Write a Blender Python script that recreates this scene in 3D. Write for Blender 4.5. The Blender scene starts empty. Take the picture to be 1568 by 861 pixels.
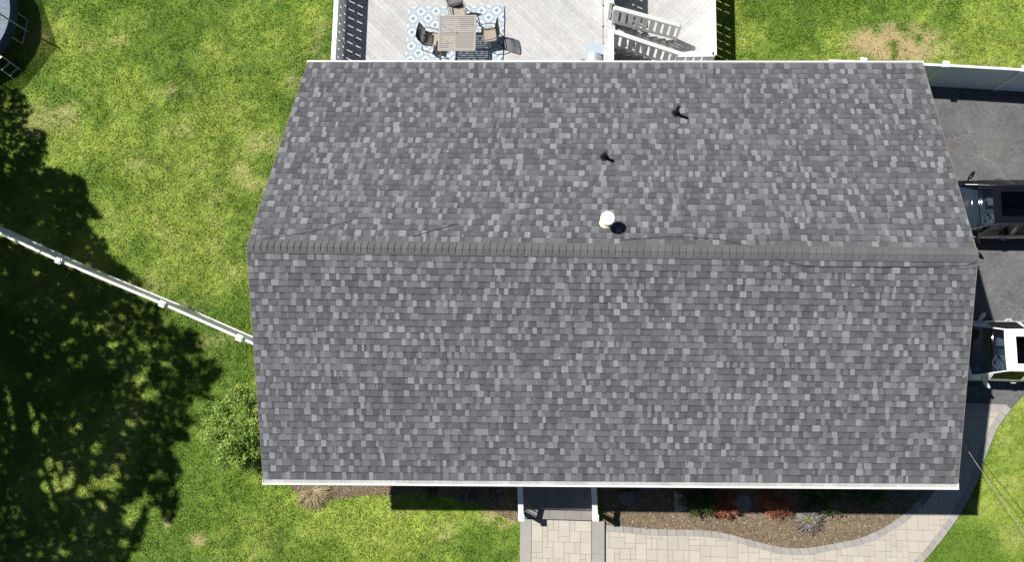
import bpy, math, random
import numpy as np
from mathutils import Vector, Matrix
S = bpy.context.scene
COL = S.collection
PI = math.pi

# ------------------------------------------------------------------ camera, sky, sun, exposure
CAM = np.array([-1.13, -3.17, 23.6]); F = 1100.0; ROT = (0.129, 0.063, 0.017)
cd = bpy.data.cameras.new("camera"); cam = bpy.data.objects.new("camera", cd); COL.objects.link(cam)
cam.location = CAM; cam.rotation_euler = ROT
cd.sensor_width = 36; cd.lens = F * 36 / 1568; cd.clip_end = 3000; cd.clip_start = 0.1
S.camera = cam
SUN_SHIFT = (0.652, -0.327)              # ground shift of a shadow per metre of height
w = bpy.data.worlds.new("World"); S.world = w; w.use_nodes = True
nt = w.node_tree; bg = nt.nodes["Background"]
sky = nt.nodes.new("ShaderNodeTexSky"); sky.sky_type = 'NISHITA'; sky.sun_disc = False
sky.air_density = 0.55; sky.dust_density = 0.15; sky.altitude = 400
sky.sun_elevation = math.atan(1 / math.hypot(*SUN_SHIFT)); sky.sun_rotation = math.atan2(-0.652, 0.327)
nt.links.new(sky.outputs[0], bg.inputs[0]); bg.inputs[1].default_value = 0.05
sd = bpy.data.lights.new("sun", 'SUN'); sd.energy = 5.0; sd.angle = math.radians(0.75); sd.color = (1.0, 0.965, 0.9)
so = bpy.data.objects.new("sun", sd); COL.objects.link(so)
so.rotation_euler = Vector((0.652, -0.327, -1)).to_track_quat('-Z', 'Y').to_euler(); so.location = (-20, 10, 40)
S.view_settings.view_transform = 'Standard'; S.view_settings.look = 'None'
S.view_settings.gamma = 1; S.view_settings.exposure = 0.36; S.view_settings.use_curve_mapping = False
S.render.engine = 'CYCLES'

# ------------------------------------------------------------------ helpers
_cx, _sx = math.cos(ROT[0]), math.sin(ROT[0]); _cy, _sy = math.cos(ROT[1]), math.sin(ROT[1]); _cz, _sz = math.cos(ROT[2]), math.sin(ROT[2])
RM = np.array([[_cz, -_sz, 0], [_sz, _cz, 0], [0, 0, 1]]) @ np.array([[_cy, 0, _sy], [0, 1, 0], [-_sy, 0, _cy]]) @ np.array([[1, 0, 0], [0, _cx, -_sx], [0, _sx, _cx]])
def at(u, v, z=0.0):
    """survey: photo pixel seen at a known height -> world point"""
    d = RM @ np.array([(u - 784) / F, (430.5 - v) / F, -1.0])
    t = (z - CAM[2]) / d[2]
    return tuple(CAM + d * t)
def axy(u, v, z=0.0):
    p = at(u, v, z); return (p[0], p[1])
rng = np.random.default_rng(7); random.seed(7)

def hash2(ix, iy, s):
    h = (ix.astype(np.int64) * 374761393 + iy.astype(np.int64) * 668265263 + s * 982451653) & 0x7fffffff
    h = ((h ^ (h >> 13)) * 1274126177) & 0x7fffffff
    return ((h ^ (h >> 16)) & 0xffff) / 65535.0
def vnoise(x, y, s=0):
    x = np.asarray(x, float); y = np.asarray(y, float)
    ix = np.floor(x); iy = np.floor(y); fx = x - ix; fy = y - iy
    fx = fx * fx * (3 - 2 * fx); fy = fy * fy * (3 - 2 * fy)
    a = hash2(ix, iy, s); b = hash2(ix + 1, iy, s); c = hash2(ix, iy + 1, s); d = hash2(ix + 1, iy + 1, s)
    return (a * (1 - fx) + b * fx) * (1 - fy) + (c * (1 - fx) + d * fx) * fy
def fbm(x, y, s=0, o=4):
    r = 0; a = .5; t = 0
    for k in range(o):
        r = r + a * vnoise(np.asarray(x) * 2 ** k + 17.3 * k, np.asarray(y) * 2 ** k - 9.1 * k, s + k); t += a; a *= .55
    return r / t
def inpoly(x, y, poly):
    x = np.asarray(x, float); y = np.asarray(y, float); c = np.zeros(x.shape, bool)
    n = len(poly)
    for i in range(n):
        x0, y0 = poly[i][:2]; x1, y1 = poly[(i + 1) % n][:2]
        if y0 == y1: continue
        m = ((y0 > y) != (y1 > y)) & (x < (x1 - x0) * (y - y0) / (y1 - y0) + x0)
        c ^= m
    return c
def clip_convex(subj, clip):
    """Sutherland-Hodgman: subject polygon against a convex CCW polygon"""
    out = list(subj)
    for i in range(len(clip)):
        a = clip[i]; b = clip[(i + 1) % len(clip)]
        inp = out; out = []
        if not inp: break
        def side(p): return (b[0] - a[0]) * (p[1] - a[1]) - (b[1] - a[1]) * (p[0] - a[0])
        for j in range(len(inp)):
            p = inp[j]; q = inp[(j + 1) % len(inp)]
            sp, sq = side(p), side(q)
            if sp >= 0: out.append(p)
            if (sp >= 0) != (sq >= 0):
                t = sp / (sp - sq); out.append((p[0] + t * (q[0] - p[0]), p[1] + t * (q[1] - p[1])))
    return out

class MB:
    def __init__(s): s.v = []; s.f = []; s.c = []
    def face(s, pts, col=(1, 1, 1)):
        b = len(s.v); s.v.extend([tuple(p) for p in pts]); s.f.append(tuple(range(b, b + len(pts)))); s.c.append(col)
    def mesh(s, v, f, col=(1, 1, 1)):
        b = len(s.v); s.v.extend([tuple(p) for p in v])
        for q in f: s.f.append(tuple(b + i for i in q)); s.c.append(col)
    def box(s, x0, y0, z0, x1, y1, z1, col=(1, 1, 1)):
        v = [(x0, y0, z0), (x1, y0, z0), (x1, y1, z0), (x0, y1, z0), (x0, y0, z1), (x1, y0, z1), (x1, y1, z1), (x0, y1, z1)]
        s.mesh(v, [(3, 2, 1, 0), (4, 5, 6, 7), (0, 1, 5, 4), (1, 2, 6, 5), (2, 3, 7, 6), (3, 0, 4, 7)], col)
    def obox(s, p, q, wid, hgt, col=(1, 1, 1), up=(0, 0, 1), e=0.006):
        """bar from p to q: wid sideways, hgt along up, slightly chamfered"""
        p = Vector(p); q = Vector(q); d = (q - p).normalized(); up = Vector(up)
        sd_ = d.cross(up)
        if sd_.length < 1e-4: sd_ = d.cross(Vector((1, 0, 0)))
        sd_.normalize(); u = sd_.cross(d).normalized()
        a, b = wid / 2, hgt / 2; e = min(e, a * .5, b * .5)
        prof = [(-a + e, -b), (a - e, -b), (a, -b + e), (a, b - e), (a - e, b), (-a + e, b), (-a, b - e), (-a, -b + e)]
        v = [p + sd_ * x + u * y for x, y in prof] + [q + sd_ * x + u * y for x, y in prof]
        f = [tuple((i, (i + 1) % 8, 8 + (i + 1) % 8, 8 + i)) for i in range(8)] + [tuple(range(7, -1, -1)), tuple(range(8, 16))]
        s.mesh(v, f, col)
    def tube(s, pts, r, n=8, col=(1, 1, 1), cap=True):
        pts = [Vector(p) for p in pts]; k = len(pts); rr = r if hasattr(r, '__len__') else [r] * k
        vs = []; nrm = None
        for i in range(k):
            d = (pts[min(i + 1, k - 1)] - pts[max(i - 1, 0)]).normalized()
            if nrm is None:
                nrm = d.cross(Vector((0, 0, 1)))
                if nrm.length < 1e-3: nrm = d.cross(Vector((1, 0, 0)))
            nrm = (nrm - d * nrm.dot(d)).normalized(); bn = d.cross(nrm)
            for j in range(n):
                a = 2 * PI * j / n; vs.append(pts[i] + (nrm * math.cos(a) + bn * math.sin(a)) * rr[i])
        f = [(i * n + j, i * n + (j + 1) % n, (i + 1) * n + (j + 1) % n, (i + 1) * n + j) for i in range(k - 1) for j in range(n)]
        if cap: f += [tuple(range(n - 1, -1, -1)), tuple(range((k - 1) * n, k * n))]
        s.mesh(vs, f, col)
    def lathe(s, prof, c=(0, 0, 0), n=24, col=(1, 1, 1)):
        vs = []; k = len(prof)
        for r, z in prof:
            for j in range(n):
                a = 2 * PI * j / n; vs.append((c[0] + r * math.cos(a), c[1] + r * math.sin(a), c[2] + z))
        f = [(i * n + j, i * n + (j + 1) % n, (i + 1) * n + (j + 1) % n, (i + 1) * n + j) for i in range(k - 1) for j in range(n)]
        s.mesh(vs, f, col)
    def prism(s, poly, z0, z1, col=(1, 1, 1), bottom=False):
        n = len(poly); ar = sum(poly[i][0] * poly[(i + 1) % n][1] - poly[(i + 1) % n][0] * poly[i][1] for i in range(n))
        if ar < 0: poly = poly[::-1]
        v = [(x, y, z0) for x, y in poly] + [(x, y, z1) for x, y in poly]
        f = [tuple(range(n, 2 * n))] + [(i, (i + 1) % n, n + (i + 1) % n, n + i) for i in range(n)]
        if bottom: f.append(tuple(range(n - 1, -1, -1)))
        s.mesh(v, f, col)
    def build(s, name, m, parent=None, smooth=False, origin=None):
        me = bpy.data.meshes.new(name)
        me.from_pydata([tuple(map(float, p)) for p in s.v], [], s.f)
        a = me.attributes.new("tint", 'FLOAT_COLOR', 'FACE')
        a.data.foreach_set("color", np.array([(c[0], c[1], c[2], 1.0) for c in s.c], np.float32).ravel())
        if smooth: me.polygons.foreach_set("use_smooth", [True] * len(me.polygons))
        me.materials.append(m); me.update()
        o = bpy.data.objects.new(name, me); COL.objects.link(o)
        if parent is not None: o.parent = parent
        return o
def quads(name, P, C, m, parent=None):
    """P: (n,4,3) quads, C: (n,3)"""
    n = len(P); me = bpy.data.meshes.new(name)
    me.vertices.add(n * 4); me.vertices.foreach_set("co", P.astype(np.float32).ravel())
    me.loops.add(n * 4); me.loops.foreach_set("vertex_index", np.arange(n * 4, dtype=np.int32))
    me.polygons.add(n); me.polygons.foreach_set("loop_start", np.arange(0, n * 4, 4, dtype=np.int32))
    a = me.attributes.new("tint", 'FLOAT_COLOR', 'FACE')
    a.data.foreach_set("color", np.c_[C, np.ones(n)].astype(np.float32).ravel())
    me.materials.append(m); me.update(calc_edges=True); me.validate()
    o = bpy.data.objects.new(name, me); COL.objects.link(o)
    if parent is not None: o.parent = parent
    return o
def tag(o, label=None, cat=None, group=None, kind=None):
    if label: o['label'] = label
    if cat: o['category'] = cat
    if group: o['group'] = group
    if kind: o['kind'] = kind
    return o
def thing(name, loc, label, cat, group=None, rz=0):
    o = bpy.data.objects.new(name, None); COL.objects.link(o); o.empty_display_size = .2
    o.location = loc; o.rotation_euler = (0, 0, rz)
    return tag(o, label, cat, group)
def copy_tree(o, parent=None):
    c = o.copy(); COL.objects.link(c)
    if parent is not None: c.parent = parent
    for ch in list(o.children): copy_tree(ch, c)
    return c

def mat(name, base=(1, 1, 1), rough=.7, noise=None, spec=.3, metal=0, bump=None, trans=0, tint=True, fine=None):
    """tint attribute x base x procedural grain"""
    m = bpy.data.materials.new(name); m.use_nodes = True; t = m.node_tree; N = t.nodes; L = t.links
    b = N["Principled BSDF"]; b.inputs["Roughness"].default_value = rough; b.inputs["Metallic"].default_value = metal
    b.inputs["Specular IOR Level"].default_value = spec
    at_ = N.new("ShaderNodeAttribute"); at_.attribute_name = "tint"
    mx = N.new("ShaderNodeMix"); mx.data_type = 'RGBA'; mx.blend_type = 'MULTIPLY'; mx.inputs[0].default_value = 1
    mx.inputs[6].default_value = (*base, 1)
    if tint: L.new(at_.outputs["Color"], mx.inputs[7])
    else: mx.inputs[7].default_value = (1, 1, 1, 1)
    out = mx.outputs[2]
    geo = N.new("ShaderNodeNewGeometry")
    for nz in (noise, fine):
        if not nz: continue
        sc, amt = nz[:2]
        n = N.new("ShaderNodeTexNoise"); n.inputs["Scale"].default_value = sc; n.inputs["Detail"].default_value = 5; n.inputs["Roughness"].default_value = .65
        if len(nz) > 2:
            mp = N.new("ShaderNodeMapping"); mp.inputs["Scale"].default_value = nz[2]; mp.inputs["Rotation"].default_value = (0, 0, nz[3] if len(nz) > 3 else 0)
            L.new(geo.outputs["Position"], mp.inputs[0]); L.new(mp.outputs[0], n.inputs["Vector"])
        else: L.new(geo.outputs["Position"], n.inputs["Vector"])
        mr = N.new("ShaderNodeMapRange"); mr.inputs[1].default_value = .25; mr.inputs[2].default_value = .75
        mr.inputs[3].default_value = 1 - amt; mr.inputs[4].default_value = 1 + amt
        L.new(n.outputs["Fac"], mr.inputs[0])
        m2 = N.new("ShaderNodeMix"); m2.data_type = 'RGBA'; m2.blend_type = 'MULTIPLY'; m2.inputs[0].default_value = 1
        L.new(out, m2.inputs[6]); L.new(mr.outputs[0], m2.inputs[7]); out = m2.outputs[2]
    L.new(out, b.inputs["Base Color"])
    if bump:
        n = N.new("ShaderNodeTexNoise"); n.inputs["Scale"].default_value = bump[0]; n.inputs["Detail"].default_value = 4
        L.new(geo.outputs["Position"], n.inputs["Vector"])
        bp = N.new("ShaderNodeBump"); bp.inputs["Strength"].default_value = bump[1]; bp.inputs["Distance"].default_value = bump[2] if len(bump) > 2 else .02
        L.new(n.outputs["Fac"], bp.inputs["Height"]); L.new(bp.outputs[0], b.inputs["Normal"])
    if trans:
        tr = N.new("ShaderNodeBsdfTranslucent"); L.new(out, tr.inputs["Color"])
        ms = N.new("ShaderNodeMixShader"); ms.inputs[0].default_value = trans
        L.new(b.outputs[0], ms.inputs[1]); L.new(tr.outputs[0], ms.inputs[2]); L.new(ms.outputs[0], N["Material Output"].inputs[0])
    return m
def glass_mat(name, tcol=(.5, .55, .58), rough=.03, ior=1.5):
    m = bpy.data.materials.new(name); m.use_nodes = True; t = m.node_tree; N = t.nodes; L = t.links
    N.remove(N["Principled BSDF"])
    fr = N.new("ShaderNodeFresnel"); fr.inputs[0].default_value = ior
    tr = N.new("ShaderNodeBsdfTransparent"); tr.inputs[0].default_value = (*tcol, 1)
    gl = N.new("ShaderNodeBsdfGlossy"); gl.inputs["Roughness"].default_value = rough
    ms = N.new("ShaderNodeMixShader"); L.new(fr.outputs[0], ms.inputs[0]); L.new(tr.outputs[0], ms.inputs[1]); L.new(gl.outputs[0], ms.inputs[2])
    L.new(ms.outputs[0], N["Material Output"].inputs[0]); return m
def net_mat(name, col, alpha):
    m = bpy.data.materials.new(name); m.use_nodes = True; t = m.node_tree; N = t.nodes; L = t.links
    b = N["Principled BSDF"]; b.inputs["Base Color"].default_value = (*col, 1)
    tr = N.new("ShaderNodeBsdfTransparent"); ms = N.new("ShaderNodeMixShader"); ms.inputs[0].default_value = alpha
    L.new(tr.outputs[0], ms.inputs[1]); L.new(b.outputs[0], ms.inputs[2]); L.new(ms.outputs[0], N["Material Output"].inputs[0]); return m

M = dict(
    lawn=mat("lawn_soil_and_grass", rough=.95, noise=(3, .25), fine=(28, .2), spec=.1, bump=(30, .4, .02)),
    blade=mat("grass_blade", rough=.6, spec=.25, trans=.3),
    leaf=mat("leaf", rough=.6, spec=.25, trans=.25),
    bark=mat("bark", (.09, .07, .05), .9, noise=(12, .4)),
    shingle=mat("asphalt_shingle", rough=.95, spec=.12, noise=(.9, .06), fine=(38, .2), bump=(160, .25, .004)),
    white=mat("white_vinyl", (.82, .83, .84), .4, noise=(5, .03)),
    gutter=mat("white_gutter", (.78, .79, .78), .45, noise=(4, .06), fine=(40, .05)),
    debris=mat("gutter_grit", (.40, .40, .40), .95, noise=(3, .15), fine=(40, .3)),
    siding=mat("siding", (.5, .52, .54), .7, noise=(3, .05)),
    vinylg=mat("grey_blue_vinyl", (.72, .77, .82), .45, noise=(2, .05)),
    drip=mat("drip_edge", (.22, .17, .14), .6),
    deckw=mat("weathered_deck_board", rough=.85, spec=.2, noise=(1.6, .08), fine=(9, .14)),
    railw=mat("white_painted_rail", (.87, .87, .86), .55, noise=(9, .05)),
    rubber=mat("black_rubber", (.012, .012, .013), .5),
    steel=mat("galvanised_steel", (.62, .62, .6), .4, metal=.6, noise=(20, .1)),
    capw=mat("white_cap", (.85, .86, .86), .4, noise=(10, .04)),
    asphalt=None,
    paver=mat("paver_stone", rough=.9, spec=.2, noise=(3, .06), fine=(45, .12), bump=(90, .3, .004)),
    joint=mat("joint_sand", (.2, .18, .15), .95, noise=(30, .2)),
    mulch=mat("mulch_soil", (.185, .143, .094), .97, noise=(5, .35), fine=(35, .5), spec=.1, bump=(25, .9, .03)),
    chip=mat("chip", rough=.9, spec=.15),
    stone=mat("field_stone", (.2, .2, .2), .9, noise=(8, .25), fine=(40, .15), bump=(15, .4, .02)),
    rug=mat("rug_weave", rough=.95, spec=.1, fine=(120, .06)),
    tabletop=mat("table_slat", (.36, .335, .30), .55, noise=(8, .06, (.3, 6, 1))),
    tmetal=mat("chair_metal_taupe", (.2, .185, .17), .45, metal=.2),
    dmetal=mat("chair_metal_dark", (.016, .015, .015), .5),
    cushion=mat("chair_sling_tan", (.35, .31, .26), .9, noise=(60, .12)),
    inox=mat("brushed_stainless", (.5, .57, .63), .4, metal=.35, noise=(30, .05)),
    black=mat("black_enamel", (.015, .015, .016), .35),
    carblack=mat("black_car_paint", (.006, .0065, .009), .12, spec=.6),
    carwhite=mat("white_car_paint", (.8, .8, .8), .2, spec=.5),
    carglass=glass_mat("windscreen_glass", (.6, .72, .84), .04, 2.1),
    darkglass=glass_mat("tinted_glass", (.08, .09, .1), .03),
    interior=mat("car_interior", (.055, .06, .068), .8, noise=(10, .2)),
    seatm=mat("car_seat", (.16, .165, .175), .7),
    chrome=mat("chrome", (.8, .8, .8), .12, metal=1),
    tyre=mat("tyre", (.012, .012, .012), .8),
    lamp=glass_mat("headlamp_glass", (.8, .82, .85), .05),
    padblue=mat("trampoline_pad_vinyl", (.42, .55, .72), .35, noise=(4, .2), bump=(9, .5, .05)),
    padskirt=mat("pad_skirt", (.02, .035, .1), .6),
    matmesh=mat("trampoline_mat", (.015, .015, .017), .7),
    net=net_mat("safety_net", (.02, .022, .02), .72),
    foam=mat("pole_foam", (.3, .36, .44), .7),
    wirew=mat("twisted_cable", (.34, .32, .31), .5, fine=(22, .35)),
    wireb=mat("black_cable", (.015, .015, .016), .5),
    window=glass_mat("window_glass", (.1, .12, .14), .03),
    light=mat("solar_panel", (.10, .12, .16), .3),
)
for k_ in ('carblack', 'carwhite'):
    b_ = M[k_].node_tree.nodes['Principled BSDF']; b_.inputs['Coat Weight'].default_value = 1; b_.inputs['Coat Roughness'].default_value = .04
M['crown'] = mat('crown_leaf', rough=.6, spec=.2, trans=.5)
def asphalt_mat():
    m = mat("asphalt", (.122, .123, .128), .92, noise=(.9, .3), fine=(13, .3), spec=.2, bump=(60, .4, .01), tint=False)
    t = m.node_tree; N = t.nodes; L = t.links; b = N["Principled BSDF"]
    src = b.inputs["Base Color"].links[0].from_socket
    geo = N.new("ShaderNodeNewGeometry")
    nz = N.new("ShaderNodeTexNoise"); nz.inputs["Scale"].default_value = 2.2; nz.inputs["Detail"].default_value = 5
    L.new(geo.outputs["Position"], nz.inputs["Vector"])
    mxv = N.new("ShaderNodeMix"); mxv.data_type = 'RGBA'; mxv.blend_type = 'ADD'; mxv.inputs[0].default_value = .55
    L.new(geo.outputs["Position"], mxv.inputs[6]); L.new(nz.outputs["Color"], mxv.inputs[7])
    vo = N.new("ShaderNodeTexVoronoi"); vo.feature = 'DISTANCE_TO_EDGE'; vo.inputs["Scale"].default_value = 3.2
    L.new(mxv.outputs[2], vo.inputs["Vector"])
    mr = N.new("ShaderNodeMapRange"); mr.inputs[1].default_value = .0; mr.inputs[2].default_value = .06; mr.inputs[3].default_value = 1; mr.inputs[4].default_value = 0
    L.new(vo.outputs[0], mr.inputs[0])
    n2 = N.new("ShaderNodeTexNoise"); n2.inputs["Scale"].default_value = .8; L.new(geo.outputs["Position"], n2.inputs["Vector"])
    r2 = N.new("ShaderNodeMapRange"); r2.inputs[1].default_value = .48; r2.inputs[2].default_value = .68; r2.inputs[4].default_value = .7; L.new(n2.outputs["Fac"], r2.inputs[0])
    mu = N.new("ShaderNodeMath"); mu.operation = 'MULTIPLY'; L.new(mr.outputs[0], mu.inputs[0]); L.new(r2.outputs[0], mu.inputs[1])
    mc = N.new("ShaderNodeMix"); mc.data_type = 'RGBA'; L.new(mu.outputs[0], mc.inputs[0]); L.new(src, mc.inputs[6]); mc.inputs[7].default_value = (.26, .26, .265, 1)
    n3 = N.new("ShaderNodeTexNoise"); n3.inputs["Scale"].default_value = .55; n3.inputs["Detail"].default_value = 6; L.new(geo.outputs["Position"], n3.inputs["Vector"])
    r3 = N.new("ShaderNodeMapRange"); r3.inputs[1].default_value = .56; r3.inputs[2].default_value = .72; r3.inputs[4].default_value = .28; L.new(n3.outputs["Fac"], r3.inputs[0])
    mc2 = N.new("ShaderNodeMix"); mc2.data_type = 'RGBA'; L.new(r3.outputs[0], mc2.inputs[0]); L.new(mc.outputs[2], mc2.inputs[6]); mc2.inputs[7].default_value = (.17, .145, .1, 1)
    L.new(mc2.outputs[2], b.inputs["Base Color"])
    return m
M['asphalt'] = asphalt_mat()

# ------------------------------------------------------------------ site outlines
HOUSE = [(-8.75, -5.45), (8.75, -5.3), (8.75, 5.3), (-8.3, 5.3)]
DECK = [(-8.3, 5.2), (.62, 5.2), (.62, 14), (-8.3, 14)]
LOW = [(.62, 5.2), (3.85, 5.2), (3.85, 14), (.62, 14)]
inner = [(928, 804), (954, 806), (987, 809.5), (1019, 811), (1052, 811), (1084, 812.5), (1108, 816), (1134, 823), (1160, 830), (1186, 836.5), (1210, 840), (1240, 839.5), (1256, 836), (1284, 831), (1312, 826), (1334, 817.5), (1357, 806), (1379, 791), (1396, 777), (1418, 752), (1432, 728), (1441, 700), (1445, 665), (1446, 620)]
outer = [(1547, 627), (1537.6, 638), (1530.7, 649), (1522, 663), (1516, 680), (1508, 697), (1499.5, 729), (1488, 754), (1468.7, 788), (1452, 813), (1432, 838), (1413, 861), (1385, 890), (1350, 915), (1310, 938)]
INN = [axy(u, v) for u, v in inner]; OUT = [axy(u, v) for u, v in outer]
PATH = INN + OUT + [axy(1250, 955), axy(928, 955)]
WALK = [axy(797, 797, .12), axy(925, 797, .12), axy(925, 960, .12), axy(797, 960, .12)]
DRIVE = [axy(1420, 118), axy(1700, 124), axy(1720, 605), axy(1600, 612), axy(1565, 607), axy(1551, 622), axy(1547, 626), axy(1446, 621)]
BEDR = [(-.05, -5.4)] + [axy(928, 812)] + [(p[0], p[1] - .02) for p in INN[1:-4]] + [(8.6, -5.3)]
BEDL = [axy(u, v) for u, v in [(436, 715), (447, 748), (462, 759), (480, 757), (500, 765), (530, 763), (560, 759), (590, 758), (620, 757), (650, 756), (690, 763), (730, 771), (752, 780), (770, 792), (790, 799), (800, 800), (800, 715)]]

dry = [(1372, 66, 58, 26, 1.7), (1332, 72, 34, 16, 1.0), (1345, 55, 30, 10, .7), (1400, 85, 26, 12, .8), (402, 220, 30, 18, .5), (370, 262, 20, 16, .45), (388, 283, 20, 10, .45), (278, 200, 26, 10, .4), (275, 140, 26, 12, .5),
       (95, 178, 30, 26, .55), (60, 55, 18, 14, .5), (140, 70, 16, 10, .45), (302, 828, 12, 8, .9), (256, 800, 5, 12, .9), (230, 440, 30, 12, .5), (290, 470, 26, 9, .6), (320, 530, 18, 14, .5), (350, 520, 18, 14, .5), (110, 743, 8, 3, 1),
       (768, 790, 26, 14, .9), (495, 60, 14, 28, .5), (490, 78, 14, 8, .5), (640, 780, 20, 6, .45), (680, 822, 10, 5, .5), (600, 792, 12, 5, .4), (1556, 608, 20, 9, .9), (180, 62, 20, 8, .4), (52, 190, 26, 30, .4), (330, 300, 30, 8, .35), (215, 250, 22, 12, .35), (450, 120, 14, 20, .35), (560, 830, 20, 8, .35), (1460, 80, 14, 5, .5)]
DRY = []
for u, v, a, b, s in dry:
    p = axy(u, v); k = 1 / 50.0
    DRY.append((p[0], p[1], a * k, b * k, s))
def lawn_tint(x, y):
    """grass colour where it grows: lush / yellow-green / straw patches"""
    n1 = fbm(x * .3, y * .3, 3); n2 = fbm(x * 1.1, y * 1.1, 11); n3 = fbm(x * 3.6, y * 3.6, 23, 4); n4 = fbm(x * .16 + 3, y * .16, 31); n5 = fbm(x * 7.5, y * 7.5, 41, 2)
    lush = np.array([.135, .235, .03]); yel = np.array([.285, .37, .064]); dk = np.array([.085, .16, .02]); tan = np.array([.43, .385, .19])
    t = np.clip((n1 - .5) * 3.0 + (n2 - .5) * 2.2 + (n4 - .5) * 1.2 + (n3 - .5) * .9 + .50, 0, 1)[..., None]
    c = lush * (1 - t) + yel * t
    k = np.clip((n5 - .50) * 2.2 + (n2 - .5) * .8, 0, .45)[..., None]; c = c * (1 - k) + dk * k
    c = c * (1 + (n4 - .5) * .5 + (n2 - .5) * .45)[..., None]
    d = np.zeros(np.shape(x))
    for px, py, a, b, s in DRY:
        r = np.hypot((x - px) / a, (y - py) / b)
        d = np.maximum(d, s * np.clip(1.35 - r * .8, 0, 1) * np.clip(1.0 + (n3 - .5) * 4.5 + (n2 - .5) * (3.5 if s < 1.5 else 1.2), 0, 1.15))
    d = np.clip(np.maximum(d, np.clip((n2 - .68) * 2.0 + (n3 - .57) * 1.4 + (n1 - .54), 0, .25)), 0, 1)
    brown = np.array([.42, .325, .17]); tb = np.clip((d - .45) * 1.5, 0, .85)[..., None]
    return c * (1 - d[..., None]) + (tan * (1 - tb) + brown * tb) * d[..., None], d

# ------------------------------------------------------------------ ground sheet reaching the horizon
gx = np.concatenate([[-900, -300, -120, -60, -36, -31], np.arange(-28, 19.01, .2), [22, 28, 60, 120, 300, 900]])
gy = np.concatenate([[-900, -300, -120, -60, -32, -22, -18], np.arange(-15, 17.01, .2), [19, 24, 32, 60, 120, 300, 900]])
GX, GY = np.meshgrid(gx, gy, indexing='ij')
GZ = (fbm(GX * 1.1, GY * 1.1, 5) - .5) * .05
GC, _ = lawn_tint(GX, GY); GC = GC * .84 + np.array([.015, .016, .005])
nx, ny = GX.shape
idx = np.arange(nx * ny).reshape(nx, ny)
fa = np.stack([idx[:-1, :-1], idx[1:, :-1], idx[1:, 1:], idx[:-1, 1:]], -1).reshape(-1, 4)
me = bpy.data.meshes.new("ground"); me.from_pydata(np.stack([GX, GY, GZ], -1).reshape(-1, 3).tolist(), [], fa.tolist())
a = me.attributes.new("tint", 'FLOAT_COLOR', 'POINT'); a.data.foreach_set("color", np.c_[GC.reshape(-1, 3), np.ones(nx * ny)].astype(np.float32).ravel())
me.materials.append(M['lawn']); g = bpy.data.objects.new("ground", me); COL.objects.link(g)
tag(g, "wide green lawn with straw coloured bare patches", None, kind='structure')

# driveway, mulch beds, paved path
mb = MB(); mb.prism(DRIVE, -.1, .035); tag(mb.build("driveway", M['asphalt']), "grey asphalt driveway with pale cracks", kind='structure')
def bed(name, poly, label):
    xs = [p[0] for p in poly]; ys = [p[1] for p in poly]
    mb = MB(); mb.prism(poly, -.1, .032)
    o = mb.build(name, M['mulch']); tag(o, label, kind='structure'); return o
bed("mulch_bed", BEDR, "brown mulch bed between house front and curving paver path")
bed("mulch_bed", BEDL, "brown mulch bed below the left half of the front wall")

def ashlar(x0, y0, x1, y1, u=.19, seed=1):
    r = random.Random(seed); nx = int((x1 - x0) / u) + 1; ny = int((y1 - y0) / u) + 1
    used = [[False] * ny for _ in range(nx)]; out = []
    for j in range(ny):
        for i in range(nx):
            if used[i][j]: continue
            opts = [(2, 2), (3, 2), (2, 1), (1, 2), (2, 3), (1, 1), (2, 2)]; r.shuffle(opts)
            for a, b in opts + [(1, 1)]:
                if i + a <= nx and j + b <= ny and not any(used[i + p][j + q] for p in range(a) for q in range(b)): break
            else: a = b = 1
            for p in range(a):
                for q in range(b):
                    if i + p < nx and j + q < ny: used[i + p][j + q] = True
            out.append((x0 + i * u, y0 + j * u, x0 + (i + a) * u, y0 + (j + b) * u))
    return out
def stone_col(base, r, v=.06, w=.014):
    k = 1 + r.uniform(-v, v); h = r.uniform(-w, w)
    return (base[0] * k * (1 + h), base[1] * k, base[2] * k * (1 - h))
BEIGE = (.45, .415, .36); GREY = (.33, .315, .30)
def offset(poly, d):
    out = []
    for i, p in enumerate(poly):
        a = poly[max(i - 1, 0)]; b = poly[min(i + 1, len(poly) - 1)]
        tx, ty = b[0] - a[0], b[1] - a[1]; l = math.hypot(tx, ty) or 1
        out.append((p[0] + ty / l * d, p[1] - tx / l * d))
    return out
def resample(poly, step):
    d = [0]
    for i in range(1, len(poly)): d.append(d[-1] + math.dist(poly[i], poly[i - 1]))
    n = max(2, round(d[-1] / step)); t = np.linspace(0, d[-1], n + 1)
    return list(zip(np.interp(t, d, [p[0] for p in poly]), np.interp(t, d, [p[1] for p in poly])))
def smooth_line(poly, it=2):
    for _ in range(it):
        q = [poly[0]]
        for i in range(len(poly) - 1):
            a, b = poly[i], poly[i + 1]
            q += [(a[0] * .75 + b[0] * .25, a[1] * .75 + b[1] * .25), (a[0] * .25 + b[0] * .75, a[1] * .25 + b[1] * .75)]
        poly = q + [poly[-1]]
    return poly
rp = random.Random(4)
path_base = MB(); path_base.prism(PATH, -.1, .03)
tag(path_base.build("path", M['joint']), "curving paved front path of beige pavers with grey border", kind='structure')
mb = MB()
bw = .20
innS = smooth_line(INN); outS = smooth_line(OUT)
inn2 = offset(innS, bw); out2 = offset(outS, bw)      # inwards is to the right of travel
field = inn2 + out2 + [axy(1250, 955), axy(928, 955)]
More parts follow.
